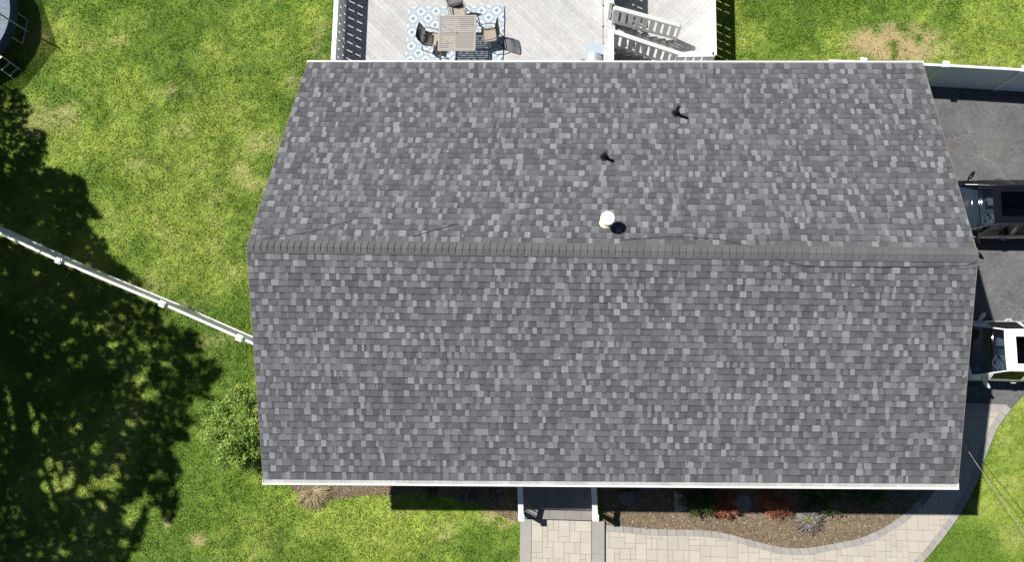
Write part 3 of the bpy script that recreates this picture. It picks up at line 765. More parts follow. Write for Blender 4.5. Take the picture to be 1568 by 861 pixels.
# patterned rug
def rug():
    x0, y1 = at(626, 9, DZ)[0], at(700, 9, DZ)[1]; x1 = at(773, 40, DZ)[0]; y0 = y1 - 2.45
    nx, ny = 220, 170; xs = np.linspace(0, x1 - x0, nx + 1); ys = np.linspace(0, y1 - y0, ny + 1)
    cx = (xs[:-1] + xs[1:]) / 2; cy = (ys[:-1] + ys[1:]) / 2; X, Y = np.meshgrid(cx, cy, indexing='ij')
    a_, b_ = .50, .48
    def cell(ox, oy):
        dx = (X - ox + a_ / 2) % a_ - a_ / 2; dy = (Y - oy + b_ / 2) % b_ - b_ / 2; return dx, dy
    d1 = cell(.17, .12); d2 = cell(.17 + a_ / 2, .12 + b_ / 2)
    use1 = np.hypot(*d1) < np.hypot(*d2); dx = np.where(use1, d1[0], d2[0]); dy = np.where(use1, d1[1], d2[1])
    q = np.minimum.reduce([np.hypot(dx - s * .062, dy) - .072 for s in (-1, 1)] + [np.hypot(dx, dy - s * .062) - .072 for s in (-1, 1)])
    ctr = np.minimum.reduce([np.hypot(dx - s * .03, dy) - .04 for s in (-1, 1)] + [np.hypot(dx, dy - s * .03) - .04 for s in (-1, 1)]) < 0
    C = np.empty(X.shape + (3,)); C[:] = (.43, .47, .50)
    C[q < .046] = (.22, .33, .45); C[q < .026] = (.43, .47, .50); C[q < .012] = (.60, .61, .61); C[ctr] = (.19, .32, .47)
    C *= (1 + (rng.random(X.shape) - .5) * .06)[..., None]
    Z = lambda x, y: DZ + .012 + .012 * np.clip((x - 2.6) / .6, 0, 1) * np.sin(y * 5.5 + x * 3) ** 2
    XX, YY = np.meshgrid(xs, ys, indexing='ij'); ZZ = Z(XX, YY)
    V = np.stack([XX + x0 - .07 * (1 - YY / 2.45), YY + y0, ZZ], -1)
    P_ = np.stack([V[:-1, :-1], V[1:, :-1], V[1:, 1:], V[:-1, 1:]], 2).reshape(-1, 4, 3)
    o = quads("rug", P_, C.reshape(-1, 3), M['rug'])
    tag(o, "white and light blue quatrefoil patterned rug on the deck", "rug")
    bm_ = MB()
    xe = x1 - .03
    bm_.tube([(xe - .01, y1, DZ + .02), (xe + .02, y1 - .5, DZ + .03), (xe + .01, y1 - 1.2, DZ + .022), (xe - .03, y0, DZ + .02)], .011, 6)
    bm_.build("hem", M['wireb'], o)
rug()

# patio table
def table():
    c = at(700, 50, DZ + .72); tz = .72
    root = thing("patio_table", (c[0], c[1], DZ + .012), "square taupe slatted patio table on the blue rug", "table", rz=math.radians(-.5))
    h = .60; mb = MB()
    for s in (-1, 1): mb.obox((-h, s * (h - .03), tz - .015), (h, s * (h - .03), tz - .015), .06, .03); mb.obox((s * (h - .03), -h + .06, tz - .017), (s * (h - .03), h - .06, tz - .017), .06, .03)
    n_ = 16; wd = (2 * h - .12) / n_
    for i in range(n_):
        y = -h + .06 + wd * (i + .5)
        mb.obox((-h + .06, y, tz - .018), (h - .06, y, tz - .018), wd - .014, .022)
    mb.box(-h + .05, -.05, tz - .06, h - .05, .05, tz - .032)
    mb.build("tabletop", M['tabletop'], root)
    mb = MB(); mb.lathe([(.0, tz + .004), (.022, tz + .004), (.025, tz - .02)], (0, 0, 0), 12); mb.build("umbrella_hole_plug", M['black'], root)
    for sx in (-1, 1):
        for sy in (-1, 1):
            mb = MB(); mb.tube([(sx * (h - .1), sy * (h - .1), tz - .04), (sx * (h - .02), sy * (h - .02), .3), (sx * (h + .03), sy * (h + .03), 0)], .024, 8); mb.build("leg", M['tmetal'], root)
    mb = MB()
    for s in (-1, 1): mb.obox((-(h - .08), s * (h - .08), tz - .06), (h - .08, s * (h - .08), tz - .06), .03, .05); mb.obox((s * (h - .08), -(h - .08), tz - .062), (s * (h - .08), h - .08, tz - .062), .03, .05)
    mb.build("apron", M['tmetal'], root)
table()
# patio chairs: sling seat, mesh back, tube arms; local +y is the facing direction
def chair():
    root = thing("patio_chair", (0, 0, 0), "x", "chair", "metal patio chairs around the table")
    mb = MB()
    sw = .25
    for i in range(6):
        x0 = -sw + 2 * sw * i / 6; x1 = -sw + 2 * sw * (i + 1) / 6
        for j in range(5):
            y0 = -.22 + .46 * j / 5; y1 = -.22 + .46 * (j + 1) / 5
            zf = lambda x, y: .43 - .02 * (1 - (x / sw) ** 2) - .03 * (1 - abs(y) / .3) * .6 + (.012 if y > .2 else 0)
            mb.face([(x0, y0, zf(x0, y0)), (x1, y0, zf(x1, y0)), (x1, y1, zf(x1, y1)), (x0, y1, zf(x0, y1))])
    mb.tube([(-sw, .24, .44), (sw, .24, .44)], .014, 6)
    mb.box(-sw, -.22, .375, sw, .235, .39)
    mb.build("seat", M['cushion'], root)
    # back frame + mesh
    def bp(u, t):     # u -1..1, t 0..1
        z = .42 + .56 * t; wdt = .235 + .035 * math.sin(t * PI * .8) ; y = -.23 - .13 * t - .04 * (1 - u * u) * math.sin(t * PI)
        top = .05 * (1 - u * u) * t ** 3
        return (u * wdt, y, z + top)
    mb = MB()
    fr = [bp(-1, t) for t in np.linspace(0, 1, 8)] + [bp(u, 1) for u in np.linspace(-.9, .9, 9)] + [bp(1, t) for t in np.linspace(1, 0, 8)]
    mb.tube(fr, .016, 8); mb.tube([bp(u, .02) for u in np.linspace(-1, 1, 6)], .014, 8)
    bf = mb.build("back_frame", M['dmetal'], root)
    mb = MB()
    for u in np.linspace(-1, 1, 17): mb.tube([bp(max(-1, min(1, u + .25 * math.sin(t * 6))), t) for t in np.linspace(0, 1, 9)], .0068, 4, cap=False)
    for t in np.linspace(0, 1, 19): mb.tube([bp(u, t) for u in np.linspace(-1, 1, 9)], .0068, 4, cap=False)
    mb.build("mesh_back", M['dmetal'], root)
    for s in (-1, 1):
        mb = MB(); mb.tube([(s * .25, -.24, .62), (s * .29, -.1, .645), (s * .30, .1, .645), (s * .295, .22, .63), (s * .285, .25, .58)], .017, 8); mb.build("armrest", M['tmetal'], root)
        mb = MB(); mb.tube([(s * .285, .25, .6), (s * .28, .255, .3), (s * .28, .27, 0)], .015, 8); mb.build("leg", M['tmetal'], root)
        mb = MB(); mb.tube([(s * .24, -.22, .44), (s * .25, -.27, .2), (s * .26, -.34, 0)], .015, 8); mb.build("leg", M['dmetal'], root)
        mb = MB(); mb.tube([(s * .25, .25, .415), (s * .245, -.23, .415)], .014, 6); mb.build("side_rail", M['tmetal'], root)
    return root
chairs = [((-5.30, 7.46), -PI / 2 - .2, "patio chair with a dark mesh back tucked under the left table side"),
          ((-3.40, 7.58), PI / 2 + .15, "patio chair pulled out on the right table side, tan seat in full view"),
          ((-4.47, 8.42), PI + .25, "patio chair behind the table, its dark mesh back cut by the photo top"),
          ]
c0 = chair()
for i, (p, a_, lb) in enumerate(chairs):
    o = c0 if i == 0 else copy_tree(c0)
    o.location = (p[0], p[1], DZ + .014); o.rotation_euler = (0, 0, a_); o['label'] = lb; o.scale = (.92, .92, .96)
# barbecue
def grill():
    c = at(909, 84, DZ + .95)
    root = thing("barbecue_grill", (c[0] + .02, c[1] - .12, DZ), "stainless barbecue grill by the deck stairs against the eave", "grill")
    mb = MB(); mb.box(-.24, -.5, .1, .24, .2, .72); mb.build("cart", M['black'], root)
    mb = MB()
    prof = [(math.cos(a_) * .27, .72 + math.sin(a_) * .26) for a_ in np.linspace(0, PI, 15)]
    for i in range(14):
        (x0, z0), (x1, z1) = prof[i], prof[i + 1]
        mb.face([(x0, -.5, z0), (x0, .2, z0), (x1, .2, z1), (x1, -.5, z1)])
    mb.face([(x, .2, z_) for x, z_ in prof]); mb.face([(x, -.5, z_) for x, z_ in prof][::-1])
    hood = mb.build("hood", M['inox'], root, True)
    mb = MB(); mb.tube([(.2, -.4, .97), (.25, -.4, 1.0), (.25, .1, 1.0), (.2, .1, .97)], .014, 8); mb.build("handle", M['black'], hood)
    mb = MB(); mb.box(-.27, .215, .76, .3, .56, .79); mb.build("side_shelf", M['inox'], root)
    mb = MB(); mb.box(-.4, -.4, .7, -.255, .1, .73); mb.build("tool_ledge", M['tmetal'], root)
    for sx in (-.2, .2):
        for sy in (-.45, .15):
            mb = MB(); m2 = [(sx, sy, 0), (sx, sy, .12)]; mb.tube(m2, .03, 8); mb.build("leg", M['black'], root)
grill()

# ------------------------------------------------------------------ fences
def panel_fence(name, pts, h, label, posts, capsz=.15, base=0.0, th=.05, pm='white'):
    root = thing(name, (pts[0][0], pts[0][1], base), label, "fence"); o = np.array([pts[0][0], pts[0][1]])
    for i in range(len(pts) - 1):
        p = np.array(pts[i]) - o; q = np.array(pts[i + 1]) - o; L_ = np.linalg.norm(q - p); d = (q - p) / L_
        mb = MB(); n_ = max(1, round(L_ / .16)); nn = np.array([-d[1], d[0]])
        for k in range(n_):
            a_ = p + d * (L_ * k / n_ + .002); b_ = p + d * (L_ * (k + 1) / n_ - .002)
            m_ = (a_ + b_) / 2; mb.obox((*m_, .08), (*m_, h - .1), np.linalg.norm(b_ - a_), .022, (.97, .97, .97), up=(nn[0], nn[1], 0), e=.004)
        mb.build("panel", M[pm], root)
        for zz, hh in ((.09, .13), (h - .06, .1)):
            mb = MB(); mb.obox((*p, zz), (*q, zz), th + .03, hh); mb.build("rail", M['white'], root)
    for p in posts:
        p = np.array(p) - o; ang = math.atan2(pts[-1][1] - pts[0][1], pts[-1][0] - pts[0][0]); u = (math.cos(ang), math.sin(ang), 0)
        mb = MB(); mb.obox((*p, 0), (*p, h + .06), .125, .125, up=u); po = mb.build("post", M['white'], root)
        mb = MB(); mb.obox((*p, h + .06), (*p, h + .085), .2, .2, up=u, e=.012); mb.obox((*p, h + .085), (*p, h + .11), .14, .14, up=u, e=.03); mb.build("post_cap", M['white'], po)
hR = 1.55
pr = [axy(1270, 92, hR), axy(1321, 94, hR), axy(1447, 99, hR), axy(1568, 106, hR), axy(1690, 113, hR)]
panel_fence("privacy_fence", pr, hR, "white vinyl privacy fence along the back of the driveway", pr[1:], pm='vinylg')
hL = 1.5
pl_ = [axy(-60, 330, hL), axy(92, 400, hL), axy(250, 466, hL), axy(368, 518, hL)]
e_ = (-8.95, pl_[3][1] + (-8.95 - pl_[3][0]) * (pl_[3][1] - pl_[2][1]) / (pl_[3][0] - pl_[2][0]))
panel_fence("lawn_fence", pl_ + [e_], hL, "white vinyl fence crossing the left lawn to the house", pl_ )

# ------------------------------------------------------------------ cars
def car(name, loc, paint, label, st, glassx, roofx, sidex, sunroof, H_):
    """lofted body: stations st = (x, zc, zt, wt, zb, wb, ws, bow)"""
    root = thing(name, loc, label, "car")
    st = np.array(st, float); xs = np.unique(np.r_[np.linspace(st[0, 0], st[-1, 0], 60), st[:, 0], glassx, roofx, sidex, sunroof[:2]])
    I = lambda k: np.interp(xs, st[:, 0], st[:, k])
    sm = lambda a_: np.convolve(np.r_[a_[0], a_, a_[-1]], [.2, .6, .2], 'valid')
    zc, zt, wt, zb, wb, ws, bow = [sm(I(k)) for k in range(1, 8)]
    rows = []
    for i, x in enumerate(xs):
        sy = sunroof[2]
        half = [(0, zc[i]), (sy * .5, zc[i] - (zc[i] - zt[i]) * (.25 * (sy / max(wt[i], .3)) ** 2)), (min(sy, wt[i] * .8), zc[i] - (zc[i] - zt[i]) * (min(sy, wt[i] * .8) / wt[i]) ** 2), (wt[i] * .9, zc[i] - (zc[i] - zt[i]) * .81), (wt[i], zt[i]), (wt[i] + .035, zt[i] - .03),
                (wb[i] * .985, zb[i] + .02), (wb[i], zb[i]), (wb[i] * .4 + ws[i] * .6, zb[i] * .6 + .62 * .4), (ws[i], .6), (ws[i] * .985, .42), (ws[i] * .96, .28), (ws[i] * .88, .2)]
        half = [(y, min(z_, max(zb[i] + .5, zc[i]))) for y, z_ in half]
        pts = [(x - bow[i] * (1 - min(1, y / ws[i]) ** 2), y, z_) for y, z_ in half]
        rows.append([(a_, -b_, c_) for a_, b_, c_ in pts[:0:-1]] + pts)
    nr = len(rows[0]); mid = nr // 2
    parts = {k: MB() for k in ("body", "windscreen", "rear_window", "side_window", "side_window_far", "sunroof")}
    for i in range(len(xs) - 1):
        xm = (xs[i] + xs[i + 1]) / 2
        for j in range(nr - 1):
            jj = abs(j + .5 - mid); k = "body"
            if jj < 4 and glassx[0] < xm < glassx[1]: k = "windscreen"
            elif jj < 4 and roofx[1] < xm < glassx[2]: k = "rear_window"
            elif jj < 2 and sunroof[0] < xm < sunroof[1]: k = "sunroof"
            elif 5 < jj < 6 and sidex[0] < xm < sidex[1] and not (sidex[2] < xm < sidex[2] + .09): k = "side_window" if j < mid else "side_window_far"
            q = [rows[i][j], rows[i][j + 1], rows[i + 1][j + 1], rows[i + 1][j]]
            parts[k].face(q[::-1])
    for i in (0, len(xs) - 1):
        parts["body"].face(rows[i] if i else rows[i][::-1])
    def weld(mb):
        key = {}; nv = []; mp = []
        for v in mb.v:
            k = tuple(round(c, 5) for c in v)
            if k not in key: key[k] = len(nv); nv.append(v)
            mp.append(key[k])
        mb.f = [tuple(mp[i] for i in f) for f in mb.f]; mb.v = nv
        good = [(f, c) for f, c in zip(mb.f, mb.c) if len(set(f)) == len(f)]; mb.f = [g_[0] for g_ in good]; mb.c = [g_[1] for g_ in good]
    mats = dict(body=paint, windscreen=M['carglass'], rear_window=M['darkglass'], side_window=M['darkglass'], side_window_far=M['darkglass'], sunroof=M['darkglass'])
    obs = {}
    for k, mb in parts.items():
        weld(mb); obs[k] = mb.build(k.replace('_far', ''), mats[k], root, True)
    bodyo = obs["body"]
    L_ = xs[-1]; W_ = ws.max()
    # wheels
    for x in (.95, L_ - 1.0):
        for s in (-1, 1):
            mb = MB(); ring = []
            for rr, yy in ((.2, .0), (.3, -.01), (.325, .03), (.325, .17), (.3, .2), (.2, .2)): ring.append((rr, yy))
            v = []; n_ = 24
            for rr, yy in ring:
                for a_ in range(n_): v.append((x + rr * math.cos(2 * PI * a_ / n_), s * (W_ - .0 - yy), .325 + rr * math.sin(2 * PI * a_ / n_)))
            f = [(i * n_ + j, i * n_ + (j + 1) % n_, (i + 1) * n_ + (j + 1) % n_, (i + 1) * n_ + j) for i in range(5) for j in range(n_)]
            mb.mesh(v, f); wh = mb.build("wheel", M['tyre'], root, True)
            mb = MB()
            for a_ in range(5):
                an = 2 * PI * a_ / 5; mb.obox((x, s * (W_ - .02), .325), (x + .2 * math.cos(an), s * (W_ - .015), .325 + .2 * math.sin(an)), .05, .03, up=(0, 1, 0))
            mb.build("rim", M['chrome'], wh)
    # mirrors
    for s in (-1, 1):
        mb = MB(); n_ = 10; mx = glassx[0] + .30; my = W_ + .06; mz = float(np.interp(mx, xs, zb)) + .09
        vv = []; ff = []
        for i in range(7):
            t = PI * i / 6; yy = my + .02 - .13 * math.cos(t)
            for j in range(n_):
                a_ = 2 * PI * j / n_
                vv.append((mx + .07 * math.sin(t) ** .6 * math.cos(a_) + .55 * (yy - my), s * yy, mz + .075 * math.sin(t) ** .6 * math.sin(a_)))
        for i in range(6):
            for j in range(n_): ff.append((i * n_ + j, i * n_ + (j + 1) % n_, (i + 1) * n_ + (j + 1) % n_, (i + 1) * n_ + j))
        mb.mesh(vv, ff); mb.tube([(mx - .1, s * (W_ - .1), mz - .04), (mx - .04, s * my, mz - .02)], .025, 8); mb.build("side_mirror", paint, root, True)
    # handles, trims, cowl, wipers, headlamps
    for s in (-1, 1):
        for x in (sidex[2] - .15, sidex[1] - .25):
            y = float(np.interp(x, xs, ws)); mb = MB(); mb.tube([(x, s * (y - .01), .72), (x + .04, s * (y + .03), .735), (x + .16, s * (y + .03), .735), (x + .2, s * (y - .01), .72)], .014, 6); mb.build("door_handle", paint if paint is M['carwhite'] else M['chrome'], root)
        mb = MB(); ln = []
        for x in np.linspace(glassx[0] + .12, glassx[2] - .1, 20):
            ln.append((x - float(np.interp(x, xs, bow)) * .12, s * (float(np.interp(x, xs, wt)) + .022), float(np.interp(x, xs, zt)) - .004))
        mb.tube(ln, .011, 6); mb.build("roof_trim", M['chrome'] if paint is M['carblack'] else paint, root)
        mb = MB(); x = .12; mb.obox((x, s * .52, .66), (x + .25, s * .72, .68), .09, .09); mb.build("headlight", M['lamp'], root)
    mb = MB()
    for s, a_ in ((-1, .55), (1, .5)):
        bx = glassx[0] + .02; mb.tube([(bx - .1, s * .1 - .25, float(np.interp(bx, xs, zc)) + .015), (bx - .02, s * .1 + .3, float(np.interp(bx + .1, xs, zc)) + .0)], .009, 6)
    mb.build("wiper", M['black'], root)
    # interior
    mb = MB(); mb.box(glassx[0] - .1, -W_ * .8, .42, L_ - 1.0, W_ * .8, .46); mb.build("cabin_floor", M['interior'], root)
    gx0 = glassx[0]; mb = MB()
    dz = float(np.interp(gx0, xs, zb)) - .02
    for i in range(10):
        y0 = -W_ * .78 + i * W_ * .156; y1 = y0 + W_ * .156
        b_ = lambda y: -.12 * (1 - (y / W_) ** 2)
        mb.face([(gx0 + b_(y0) + .02, y0, dz - .02), (gx0 + b_(y1) + .02, y1, dz - .02), (gx0 + .55 + b_(y1) * .3, y1, dz + .03), (gx0 + .55 + b_(y0) * .3, y0, dz + .03)][::-1])
        mb.face([(gx0 + .55 + b_(y0) * .3, y0, dz + .03), (gx0 + .55 + b_(y1) * .3, y1, dz + .03), (gx0 + .62, y1, dz - .25), (gx0 + .62, y0, dz - .25)][::-1])
    mb.build("dashboard", M['interior'], root)
    mb = MB(); c = Vector((gx0 + .78, .36 * -1, dz + .02)); ring = []
    for a_ in np.linspace(0, 2 * PI, 25): ring.append(c + Vector((.08 * math.sin(a_), .18 * math.cos(a_), .17 * math.sin(a_))))
    mb.tube(ring, .014, 6); mb.obox(c + Vector((0, -.17, 0)), c + Vector((0, .17, 0)), .03, .04); mb.build("steering_wheel", M['seatm'], root)
    for y in (-.38, .38):
        mb = MB(); mb.obox((gx0 + .95, y, .58), (gx0 + 1.45, y, .55), .5, .16, e=.05); mb.obox((gx0 + 1.42, y, .6), (gx0 + 1.62, y, 1.1), .48, .14, up=(1, 0, 0), e=.05); mb.obox((gx0 + 1.6, y - .12, 1.17), (gx0 + 1.6, y + .12, 1.17), .08, .16, e=.03); mb.build("seat", M['seatm'], root)
    mb = MB(); mb.obox((L_ - 1.7, -.6, .58), (L_ - 1.7, .6, .58), .5, .16, e=.05); mb.obox((L_ - 1.42, -.6, .85), (L_ - 1.42, .6, .85), .14, .5, e=.05); mb.build("rear_seat", M['seatm'], root)
    mb = MB(); mb.tube([(glassx[1] - .14, -.02, 1.3), (glassx[1] - .2, -.02, 1.25)], .02, 6); mb.obox((glassx[1] - .2, -.13, 1.25), (glassx[1] - .2, .13, 1.25), .04, .07); mb.build("rear_mirror", M['black'], root)
    # papers on the dash
    mb = MB(); mb.box(gx0 + .1, -W_ * .62, dz + .012, gx0 + .2, -W_ * .52, dz + .018, (.9, .9, .9)); mb.build("dash_paper", M['capw'], root)
    return root
sed = [(0, .55, .54, .30, .50, .50, .62, .22), (.06, .64, .63, .42, .58, .66, .76, .22), (.3, .77, .755, .52, .70, .80, .88, .2), (.8, .88, .86, .60, .80, .84, .92, .17), (1.18, .955, .93, .70, .87, .865, .93, .17), (1.24, .965, .94, .72, .88, .87, .93, .17),
       (1.62, 1.20, 1.165, .65, .92, .875, .93, .13), (1.98, 1.405, 1.365, .57, .94, .88, .93, .09), (2.3, 1.46, 1.415, .575, .95, .88, .935, .03), (2.9, 1.455, 1.41, .575, .96, .88, .935, 0), (3.4, 1.40, 1.36, .555, .98, .87, .93, -.05), (4.05, 1.09, 1.06, .60, .98, .83, .91, -.12), (4.6, 1.0, .98, .56, .92, .76, .86, -.16), (4.78, .75, .74, .50, .70, .66, .78, -.18)]
car("parked_sedan", (12.08 - 1.98, 2.17, .035), M['carblack'], "black sedan with a sunroof, nearer the white fence, nose hidden by the roof", sed, (1.24, 1.98, 4.0), (1.98, 3.42), (1.72, 3.55, 2.55), (2.17, 2.95, .38), 1.46)
suv = [(a_[0], *[(z_ * 1.0 if a_[0] < 1.2 else z_ + .06) for z_ in a_[1:3]], a_[3] + .02, a_[4] + .02, a_[5], a_[6], a_[7]) for a_ in sed]
car("parked_sedan", (12.09 - 1.98, -2.24, .035), M['carwhite'], "white car with a sunroof, parked beside the paver path", suv, (1.24, 1.98, 4.0), (1.98, 3.42), (1.72, 3.55, 2.55), (2.24, 3.0, .40), 1.52)

# ------------------------------------------------------------------ foliage builders
def leaf_quads(C, size, up=.4, n=None, aspect=.5, seed=0, normal=None):
    r = np.random.default_rng(seed); n = len(C)
    a_ = r.normal(size=(n, 3)); a_[:, 2] *= .7; a_ /= np.linalg.norm(a_, axis=1)[:, None]
    nn = r.normal(size=(n, 3))
    if normal is not None: nn = nn * .6 + normal
    nn[:, 2] += up
    b_ = np.cross(a_, nn); b_ /= np.linalg.norm(b_, axis=1)[:, None] + 1e-9
    s = size * r.uniform(.6, 1.35, n)[:, None]
    a_ = a_ * s * .5; b_ = b_ * s * .5 * aspect
    return np.stack([C - a_, C + b_, C + a_, C - b_], 1)
def shrub(name, px, z0, rad, hz, n, size, cols, label, cat="shrub", seed=1, group=None, sprays=60, cone=.0, xy=None, rlen=(.72, 1.08), tight=.16):
    """sprays of small leaves on branches leaving a short stem"""
    r = np.random.default_rng(seed); c = xy if xy else axy(*px, z0)
    root = thing(name, (c[0], c[1], .03), label, cat, group)
    per = max(4, n // sprays); pts = []; nrm = []; cl = []; mb = MB()
    for k in range(sprays):
        th = r.uniform(0, 2 * PI); ph = math.acos(r.uniform(-.1, 1)); rr = r.uniform(*rlen)
        tip = np.array([rad * math.sin(ph) * math.cos(th), rad * math.sin(ph) * math.sin(th), hz * (.45 + .55 * math.cos(ph))]) * rr
        tip[:2] *= (1 - cone * tip[2] / hz); tip[2] = max(tip[2], .06)
        st = np.array([tip[0] * .12, tip[1] * .12, max(.05, tip[2] * .35)])
        if k % 3 == 0: mb.tube([st, (st + tip) / 2 + np.array([0, 0, .03]), tip * .92], [.016, .01, .004], 5, cap=False)
        t = r.beta(2.6, 1.0, per); sp = rad * tight * (1.15 - t * .55)
        P_ = st + (tip - st) * t[:, None] + r.normal(size=(per, 3)) * sp[:, None]
        pts.append(P_); nrm.append(np.repeat([(tip - st) / (np.linalg.norm(tip - st) + 1e-6)], per, 0))
        b_ = np.array(cols[r.integers(len(cols))]) * r.uniform(.8, 1.2); cl.append(b_ * r.uniform(.75, 1.25, (per, 1)))
    P_ = np.concatenate(pts); P_[:, 2] = np.maximum(P_[:, 2], .03)
    quads("foliage", leaf_quads(P_, size, seed=seed + 5, normal=np.concatenate(nrm)), np.concatenate(cl), M['leaf'], root)
    mb.build("stem", M['bark'], root)
    return root
YEW = [(.26, .37, .075), (.2, .31, .055), (.34, .44, .1), (.15, .25, .045)]
shrub("evergreen_shrub", None, 0, 1.3, 2.2, 85000, .075, YEW, "bright green feathery evergreen shrub at the left front house corner", seed=3, sprays=380, rlen=(.68, 1.2), tight=.1, cone=.15, xy=(-10.85, -5.05))
DG = [(.05, .085, .02), (.04, .07, .016), (.065, .1, .025)]
RED = [(.31, .11, .055), (.23, .07, .035), (.44, .2, .11)]
shrub("evergreen_bush", (1066, 758), 0, .62, .85, 3500, .07, DG, "dark green bush beside the pale triangular stone in the front bed", seed=11)
shrub("evergreen_bush", (1252, 752), 0, .62, .9, 3500, .07, DG, "dark green bush left of the tilted grey slab in the front bed", seed=12)
shrub("evergreen_bush", (1318, 749), 0, .55, .8, 3000, .07, DG, "dark green bush right of the tilted grey slab, last in the front bed", seed=13)
shrub("evergreen_bush", (962, 740), 0, .36, .5, 1200, .06, DG, "small dark green bush above the round stone by the steps", seed=14)
shrub("red_barberry", (1107, 770), 0, .46, .55, 3000, .05, RED, "red leaved shrub right of the pale triangular stone", seed=21, group="red shrubs in the front bed")
shrub("red_barberry", (1182, 766), 0, .55, .65, 3800, .05, RED, "larger red leaved shrub above the grey lavender clump", seed=22, group="red shrubs in the front bed")
shrub("dusty_plant", (718, 752), 0, .42, .25, 900, .06, [(.2, .21, .24), (.16, .17, .2), (.25, .25, .27)], "pale grey low plant in the shade left of the steps", "plant", seed=31, sprays=40)
shrub("dusty_plant", (758, 757), 0, .28, .22, 500, .06, [(.2, .21, .24), (.16, .17, .2), (.25, .25, .27)], "small pale grey plant nearest the left handrail", "plant", seed=32, sprays=30)
shrub("dusty_plant", (662, 752), 0, .3, .15, 260, .06, [(.1, .1, .1), (.08, .08, .07)], "withered dark plant in the shade farthest from the steps", "plant", seed=33, sprays=30)
def tuft(name, px, n, length, cols, label, spread, seed, cat="plant", wid=.012, rise=.5, green=None):
    r = np.random.default_rng(seed); c = axy(*px, .05); root = thing(name, (c[0], c[1], .03), label, cat); mb = MB()
    for k in range(n):
        th = r.uniform(0, 2 * PI) if spread is None else r.uniform(*spread); l = length * r.uniform(.5, 1.15); d = np.array([math.cos(th), math.sin(th), 0]); s = np.array([-d[1], d[0], 0]) * wid * r.uniform(.6, 1.3)
        o_ = r.normal(size=3) * .05; o_[2] = 0; col = np.array(cols[r.integers(len(cols))]) * r.uniform(.75, 1.25)
        pts = [o_ + d * l * t + s * 3 * r.normal() * t + np.array([0, 0, .02 + rise * l * math.sin(min(1, t * 1.15) * PI) * .6]) for t in (0, .35, .7, 1)]
        for i in range(3):
            w0, w1 = (1, 1, .8, .15)[i], (1, 1, .8, .15)[i + 1]
            mb.face([pts[i] - s * w0, pts[i] + s * w0, pts[i + 1] + s * w1, pts[i + 1] - s * w1], tuple(col))
    mb.build("blades", M['leaf'], root)
    if green:
        P_ = r.normal(size=(200, 3)) * np.array([.11, .09, .03]) + np.array([-.02, 0, .14]); cl = np.array(green) * r.uniform(.7, 1.2, (200, 1))
        quads("new_leaves", leaf_quads(P_, .06, up=1.5, seed=seed), cl, M['leaf'], root)
tuft("ornamental_grass", (482, 752), 260, .62, [(.42, .34, .2), (.35, .28, .16), (.5, .42, .27)], "straw coloured dry grass clump by the left front corner", (-2.9, .4), 5, "grass clump")
tuft("lavender", (1238, 795), 200, .5, [(.27, .25, .24), (.15, .135, .125), (.34, .32, .32), (.2, .17, .13)], "grey sprawling lavender clump with fresh green centre in the mulch", None, 6, "plant", .016, .6, green=(.24, .33, .06))
# stones in the bed
def rock(px, pts, h, label, col, name="stone", cat="stone"):
    c = axy(*px, .03); mb = MB(); p0 = [(axy(*p, .03)[0], axy(*p, .03)[1]) for p in pts]; ar = sum(p0[i][0] * p0[(i + 1) % len(p0)][1] - p0[(i + 1) % len(p0)][0] * p0[i][1] for i in range(len(p0)))
    if ar < 0: p0 = p0[::-1]
    cx = sum(p[0] for p in p0) / len(p0); cy = sum(p[1] for p in p0) / len(p0); n_ = len(p0)
    ins = [(cx + (x - cx) * .88, cy + (y - cy) * .88) for x, y in p0]
    v = [(x, y, .0) for x, y in p0] + [(x, y, .03 + h * .7) for x, y in p0] + [(x, y, .03 + h) for x, y in ins]
    f = [(i, (i + 1) % n_, n_ + (i + 1) % n_, n_ + i) for i in range(n_)] + [(n_ + i, n_ + (i + 1) % n_, 2 * n_ + (i + 1) % n_, 2 * n_ + i) for i in range(n_)] + [tuple(range(2 * n_, 3 * n_))]
    mb.mesh(v, f, col); tag(mb.build(name, M['stone']), label, cat)
rock((960, 764), [(946, 757), (952, 751), (962, 750), (972, 755), (974, 764), (968, 773), (958, 775), (948, 768)], .12, "rounded flat grey stone right of the porch steps", (.75, .78, .7))
rock((1045, 775), [(1032, 752), (1033, 784), (1048, 781), (1060, 774), (1050, 760)], .1, "pale triangular stone at the shade edge in the bed", (1.9, 1.85, 1.8))
rock((1136, 770), [(1122, 768), (1130, 758), (1146, 758), (1152, 772), (1146, 783), (1120, 782)], .1, "grey slab between the two red shrubs", (1.1, 1.15, 1.2))
rock((995, 745), [(980, 741), (1002, 741), (1001, 752), (980, 753)], .08, "dark flat stone in the shade right of the rounded stone", (.6, .65, .75))
rock((1256, 778), [(1250, 774), (1258, 773), (1260, 781), (1252, 782)], .06, "small grey stone touching the tilted slab", (.8, .82, .85))
# tilted square slab on a stake
c = at(1272, 772, .25); root = thing("garden_light", (c[0], c[1], .03), "small square tilted solar garden light between dark bushes", "garden light", rz=.2)
mb = MB(); mb.mesh([(-.17, -.14, .2), (.17, -.14, .2), (.17, .14, .3), (-.17, .14, .3), (-.17, -.14, .17), (.17, -.14, .17), (.17, .14, .27), (-.17, .14, .27)], [(0, 1, 2, 3), (7, 6, 5, 4), (0, 4, 5, 1), (1, 5, 6, 2), (2, 6, 7, 3), (3, 7, 4, 0)]); mb.build("panel", M['light'], root)
mb = MB(); mb.tube([(0, 0, 0), (0, 0, .23)], .015, 8); mb.build("stake", M['black'], root)

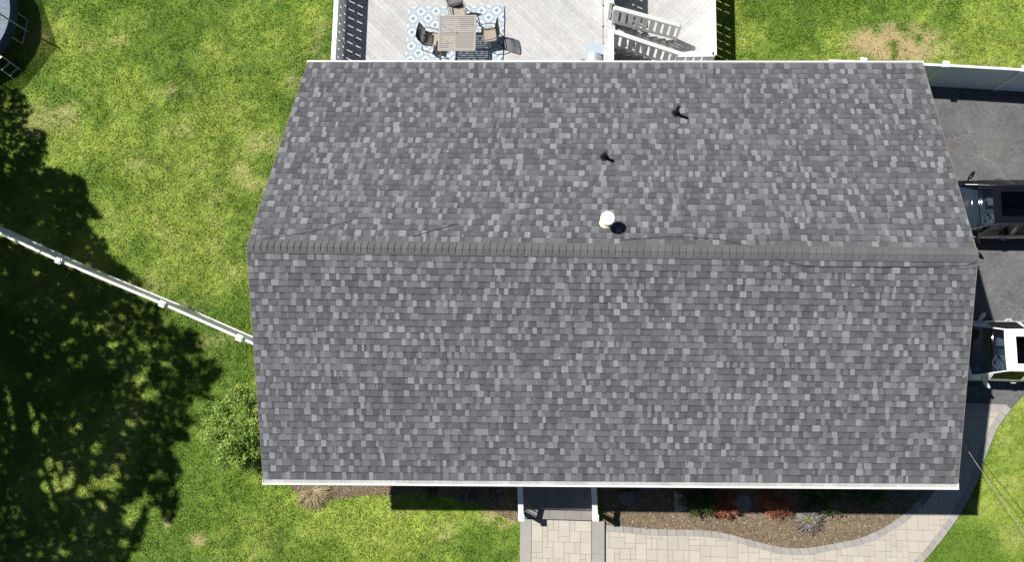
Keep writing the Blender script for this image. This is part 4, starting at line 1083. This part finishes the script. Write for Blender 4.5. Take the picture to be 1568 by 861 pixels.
# ------------------------------------------------------------------ trampoline in the top left corner
def trampoline():
    cx, cy = -22.62, 9.1; R_ = 2.12; hz = .85
    root = thing("trampoline", (cx, cy, 0), "round trampoline with shiny light blue pad and dark safety net", "trampoline")
    n_ = 64; mb = MB()
    for i in range(n_):
        a0, a1 = 2 * PI * i / n_, 2 * PI * (i + 1) / n_
        for r0, r1, z0, z1 in ((R_ - .62, R_ - .3, hz, hz + .03), (R_ - .3, R_ - .02, hz + .03, hz + .015)):
            mb.face([(r0 * math.cos(a0), r0 * math.sin(a0), z0), (r1 * math.cos(a0), r1 * math.sin(a0), z1), (r1 * math.cos(a1), r1 * math.sin(a1), z1), (r0 * math.cos(a1), r0 * math.sin(a1), z0)])
    mb.build("spring_pad", M['padblue'], root, True)
    mb = MB(); mb.lathe([(R_ - .02, hz + .015), (R_ + .03, hz - .03), (R_ + .04, hz - .3)], (0, 0, 0), n_); mb.build("pad_skirt", M['padskirt'], root)
    mb = MB(); mb.lathe([(0, hz - .02), (R_ - .6, hz - .01)], (0, 0, 0), n_); mb.build("jumping_mat", M['matmesh'], root)
    pa = math.atan2(8.86 - cy, -20.5 - cx); k = 6; Hn = 1.95
    tops = []
    for i in range(k):
        a_ = pa + i * 2 * PI / k; p = (R_ * math.cos(a_) * 1.0, R_ * math.sin(a_) * 1.0)
        mb = MB(); mb.tube([(p[0] * 1.03, p[1] * 1.03, 0), (p[0] * 1.03, p[1] * 1.03, Hn)], .028, 8); mb.build("net_pole", M['foam'], root)
        tops.append((p[0], p[1], Hn - .03))
        b_ = a_ + .26; q0 = (R_ * math.cos(a_ - .22), R_ * math.sin(a_ - .22)); q1 = (R_ * math.cos(a_ + .22), R_ * math.sin(a_ + .22))
        mb = MB(); mb.tube([(*q0, hz - .05), (*q0, .05), (q0[0], q0[1], .03), (q1[0], q1[1], .03), (*q1, .05), (*q1, hz - .05)], .022, 8); mb.build("leg", M['steel'], root)
    mb = MB()
    for i in range(k):
        a_, b_ = tops[i], tops[(i + 1) % k]; mb.face([(a_[0] * .98, a_[1] * .98, hz), (b_[0] * .98, b_[1] * .98, hz), (b_[0], b_[1], b_[2]), a_])
    mb.build("safety_net", M['net'], root)
    mb = MB(); la = math.atan2(7.3 - cy, -20.75 - cx); d = np.array([math.cos(la), math.sin(la)]); s = np.array([-d[1], d[0]])
    for t in (-.2, .2): mb.tube([(*(d * (R_ + .05) + s * t), hz), (*(d * (R_ + .55) + s * t), 0)], .016, 6)
    for t in (.25, .55, .85):
        c_ = d * (R_ + .05 + .5 * t); mb.obox((*(c_ - s * .2), hz * (1 - t)), (*(c_ + s * .2), hz * (1 - t)), .07, .02)
    mb.build("ladder", M['steel'], root)
trampoline()

# ------------------------------------------------------------------ overhead service cables at the right corner
def span(p, q, r, m, label, sag=.15, twist=False):
    p = np.array(p); q = np.array(q); pts = []
    for t in np.linspace(0, 1, 60): pts.append(p + (q - p) * t + np.array([0, 0, -sag * 4 * t * (1 - t)]))
    mb = MB(); mb.tube(pts, r, 6)
    if twist:
        L_ = np.linalg.norm(q - p); side = np.cross((q - p) / L_, [0, 0, 1]); tw = []
        for t in np.linspace(0, 1, 500):
            a_ = t * L_ * 9; b_ = p + (q - p) * t + np.array([0, 0, -sag * 4 * t * (1 - t)]); tw.append(b_ + side * math.cos(a_) * r * 1.5 + np.array([0, 0, math.sin(a_) * r * 1.5]))
        mb.tube(tw, r * .8, 5)
    tag(mb.build("overhead_cable", m), label, "cable", "overhead cables at the right house corner")
A0 = np.array(at(1474, 679, 3.1)); A1 = np.array(at(1567, 813, 3.3)); A2 = A1 + (A1 - A0) * 2.2
span(A0, A2, .005, M['wirew'], "thicker pale twisted overhead cable leaving the right front corner", .05, True)
B0 = np.array(at(1478, 674, 3.2)); B1 = np.array(at(1568, 785, 3.4)); B2 = B1 + (B1 - B0) * 2.2
span(B0, B2, .008, M['wireb'], "thinner black overhead cable leaving the right front corner", .05)

# ------------------------------------------------------------------ shade trees west of the lawn
mask_px = [(-120, 120), (0, 140), (22, 136), (35, 148), (46, 165), (42, 185), (34, 196), (52, 198), (60, 195), (73, 210), (70, 235), (62, 256), (45, 265), (66, 268), (78, 258), (92, 256), (95, 268), (120, 270), (133, 280), (132, 295), (128, 302), (140, 312), (155, 335), (130, 335), (135, 347), (150, 362), (162, 372), (166, 388), (180, 405), (202, 420), (240, 450), (257, 472), (258, 490), (280, 500), (300, 508), (308, 530), (315, 545), (331, 555), (342, 575), (325, 590), (322, 600), (331, 615), (318, 640), (292, 650), (286, 690), (281, 720), (268, 740), (276, 770), (262, 800), (250, 790), (240, 775), (228, 768), (225, 800), (215, 830), (200, 850), (185, 880), (190, 960), (60, 1010), (-140, 1000)]
MASK = [axy(u, v) for u, v in mask_px]
holes_px = [(33, 576, 9), (73, 574, 6), (213, 581, 9), (224, 567, 7), (229, 602, 10), (208, 604, 6), (16, 602, 7), (28, 595, 5), (37, 632, 14), (47, 652, 12), (66, 639, 9), (110, 639, 9), (114, 658, 7), (84, 660, 6), (23, 654, 6), (180, 633, 7), (206, 649, 8), (220, 644, 7), (304, 630, 12), (315, 616, 8), (131, 688, 8), (150, 686, 7), (52, 700, 10), (70, 714, 12), (89, 714, 8), (189, 707, 8), (182, 721, 10), (171, 738, 12), (203, 714, 5), (239, 728, 7), (66, 745, 9), (87, 743, 14), (108, 742, 14), (126, 750, 10), (150, 742, 10), (156, 770, 8), (35, 735, 5), (30, 754, 6), (80, 777, 4), (276, 691, 12), (280, 710, 10), (199, 794, 10), (210, 784, 12), (231, 787, 9), (224, 763, 6), (98, 843, 6), (66, 848, 5), (189, 836, 7), (2, 826, 6), (12, 258, 4), (14, 269, 3), (50, 233, 2.5),
            (55, 422, 5), (110, 449, 5), (102, 488, 4), (115, 492, 5), (132, 496, 4), (152, 502, 6), (199, 514, 6), (94, 528, 4), (219, 534, 7), (257, 490, 6), (281, 508, 5), (211, 477, 3), (56, 494, 4), (150, 600, 4), (256, 650, 4), (60, 340, 3)]
HOLES = [(*axy(u, v), r / 50.0) for u, v, r in holes_px]
CROWNS = []
def tree(name, xy, ht, rad, z0, dens, label, seed, size=.3):
    """crown inside an ellipsoid; leaves sit on sun rays that end in the shaded part of the lawn"""
    r = np.random.default_rng(seed); root = thing(name, (xy[0], xy[1], 0), label, "tree")
    zc = (z0 + ht) / 2; rz = (ht - z0) / 2
    gx_, gy_ = np.array([p[0] for p in MASK]), np.array([p[1] for p in MASK])
    area = (gx_.max() - gx_.min()) * (gy_.max() - gy_.min()); k = int(area * dens)
    g0 = r.uniform(gx_.min(), gx_.max(), k); g1 = r.uniform(gy_.min(), gy_.max(), k)
    keep = inpoly(g0, g1, MASK)
    lump = (fbm(g0 * 1.1, g1 * 1.1, 91, 3) - .5)
    for hx, hy, hr in HOLES:
        e_ = hr * (1.42 + 1.8 * (fbm(g0 * 2.4, g1 * 2.4, 77, 2) - .5)); keep &= np.hypot(g0 - hx, (g1 - hy) * 1.1) > e_ + r.normal(size=k) * .05
    f0, f1 = np.array(pl_[1]), np.array(pl_[3]); fl = np.linalg.norm(f1 - f0); fd = (f1 - f0) / fl      # sun reaches the fence cap
    qx, qy = g0 - SUN_SHIFT[0] * hL - f0[0], g1 - SUN_SHIFT[1] * hL - f0[1]
    keep &= ~((np.abs(-fd[1] * qx + fd[0] * qy) < .16) & (fd[0] * qx + fd[1] * qy > -6))
    g0, g1 = g0[keep], g1[keep]
    A = (SUN_SHIFT[0] ** 2 + SUN_SHIFT[1] ** 2) / rad ** 2 + 1 / rz ** 2
    ox, oy = g0 - xy[0], g1 - xy[1]
    B = -2 * (ox * SUN_SHIFT[0] + oy * SUN_SHIFT[1]) / rad ** 2 - 2 * zc / rz ** 2
    C_ = (ox ** 2 + oy ** 2) / rad ** 2 + zc ** 2 / rz ** 2 - 1
    D = B * B - 4 * A * C_; ok = D > 0; g0, g1, D, B = g0[ok], g1[ok], D[ok], B[ok]
    za, zb_ = (-B - np.sqrt(D)) / 2 / A, (-B + np.sqrt(D)) / 2 / A
    lo = np.maximum(za, (g0 + 21.0) / 1.45)       # the crown stays west of the lawn
    ok = zb_ > lo; g0, g1, lo, hi = g0[ok], g1[ok], lo[ok], zb_[ok]
    z = lo + (hi - lo) * r.beta(1, 1, len(lo))
    P_ = np.stack([g0 - SUN_SHIFT[0] * z - xy[0], g1 - SUN_SHIFT[1] * z - xy[1], z], 1) + r.normal(size=(len(z), 3)) * .05
    cols = np.array([(.1, .16, .03), (.085, .14, .026), (.12, .18, .036)])[r.integers(3, size=len(P_))] * r.uniform(.8, 1.2, (len(P_), 1))
    quads("crown", leaf_quads(P_, size, up=1.2, aspect=.75, seed=seed), cols, M['crown'], root)
    mb = MB(); mb.tube([(0, 0, -.1), (.05, .05, ht * .3), (-.05, .1, ht * .6), (0, 0, ht * .85)], [rad * .055, rad * .042, rad * .028, .03], 12)
    for i in range(14):
        zz = ht * r.uniform(.3, .75); tip = P_[r.integers(len(P_))]
        mb.tube([(0, 0, zz), (tip * np.array([.5, .5, 0]) + np.array([0, 0, (zz + tip[2]) / 2 + .3])), tip], [rad * .02, rad * .012, .015], 7)
    mb.build("trunk", M['bark'], root)
tree("shade_tree", (-24.0, -.6), 16.5, 7.8, 3.0, 165, "big leafy tree beyond the left lawn edge, south of the fence", 41, .25)
tree("shade_tree", (-24.6, 5.0), 10.5, 5.0, 1.5, 230, "smaller leafy tree beyond the left lawn edge, north of the fence", 42, .2)
tree("shade_tree", (-24.6, -4.6), 13.0, 5.6, 2.5, 60, "leafy tree beyond the left lawn edge, nearest the front street", 43, .24)

# ------------------------------------------------------------------ grass, chips
def scatter_grass(n):
    x = rng.uniform(-23.2, 16.2, n); y = rng.uniform(-11.6, 12.5, n)
    ok = ~inpoly(x, y, [(-8.6, -5.3), (8.6, -5.2), (8.6, 5.2), (-8.2, 5.2)])
    for poly in (DECK, LOW, PATH, WALK, DRIVE, BEDR, BEDL): ok &= ~inpoly(x, y, poly)
    ok &= ~((x > wx0) & (x < wx1 + .05) & (y < -5)); ok &= ~((x < wx1 + .4) & (x > wx1 - .2) & (y < -7.5))
    x, y = x[ok], y[ok]
    col, d = lawn_tint(x, y)
    cl_ = fbm(x * 6.0, y * 6.0, 51, 2); pt = fbm(x * .9, y * .9, 53, 3)      # tufts of 10-15 cm; clover patches
    clump = np.clip((cl_ - .5) * 3.2 + .5, 0, 1)
    k = rng.random(len(x)) < np.clip((.72 + .4 * clump) * (1.05 - d * .7), .05, 1)
    x, y, col, d, clump, pt = x[k], y[k], col[k], d[k], clump[k], pt[k]; m = len(x)
    h = rng.uniform(.012, .05, m) * (.5 + .8 * clump)
    gz = (fbm(x * 1.1, y * 1.1, 5) - .5) * .05
    broad = rng.random(m) < np.clip((pt - .42) * 3, .08, .6)
    th = rng.uniform(0, 2 * PI, m); ln = np.where(broad, rng.uniform(.03, .055, m), rng.uniform(.035, .085, m)) * (1 - .3 * d); wd = np.where(broad, rng.uniform(.018, .03, m), rng.uniform(.008, .016, m))
    dx, dy = np.cos(th), np.sin(th)
    base_h = .022 * clump * rng.uniform(.2, 1, m)
    b0 = np.stack([x, y, gz + .002 + base_h], 1); dirv = np.stack([dx * ln, dy * ln, h * np.where(broad, .35, 1)], 1); sid = np.stack([-dy * wd, dx * wd, np.zeros(m)], 1)
    sid[:, 2] = rng.normal(size=m) * .006
    mid = b0 + dirv * .55 + np.array([0, 0, .006])
    P_ = np.stack([b0, mid + sid, b0 + dirv, mid - sid], 1)
    col = col * (rng.uniform(.72, 1.3, (m, 1)) * np.where(broad, 1.08, 1)[:, None]); col[:, 0] *= rng.uniform(.88, 1.15, m)
    o = quads("grass", P_, col, M['blade']); tag(o, "short mown grass with clover covering the lawn", "grass", kind='stuff')
scatter_grass(700000)
def scatter_chips(poly, n, name, label, cols, size, seed):
    r = np.random.default_rng(seed); xs = [p[0] for p in poly]; ys = [p[1] for p in poly]
    x = r.uniform(min(xs), max(xs), n); y = r.uniform(min(ys), max(ys), n); k = inpoly(x, y, poly); x, y = x[k], y[k]
    C = np.stack([x, y, np.full(len(x), .045) + r.uniform(0, .02, len(x))], 1)
    cl = np.array(cols)[r.integers(len(cols), size=len(x))] * r.uniform(.7, 1.3, (len(x), 1))
    tag(quads(name, leaf_quads(C, size, up=3, aspect=.4, seed=seed), cl, M['chip']), label, "mulch", kind='stuff')
CH = [(.17, .14, .1), (.13, .105, .075), (.23, .19, .14), (.2, .165, .12), (.42, .37, .29), (.09, .075, .055), (.33, .27, .18), (.5, .46, .4)]
scatter_chips(BEDR, 15000, "mulch_chips", "brown wood chips and straw over the right front bed", CH, .05, 71)
scatter_chips(BEDL, 9000, "mulch_chips", "brown wood chips and straw over the left front bed", CH + [(.4, .32, .2)], .05, 72)
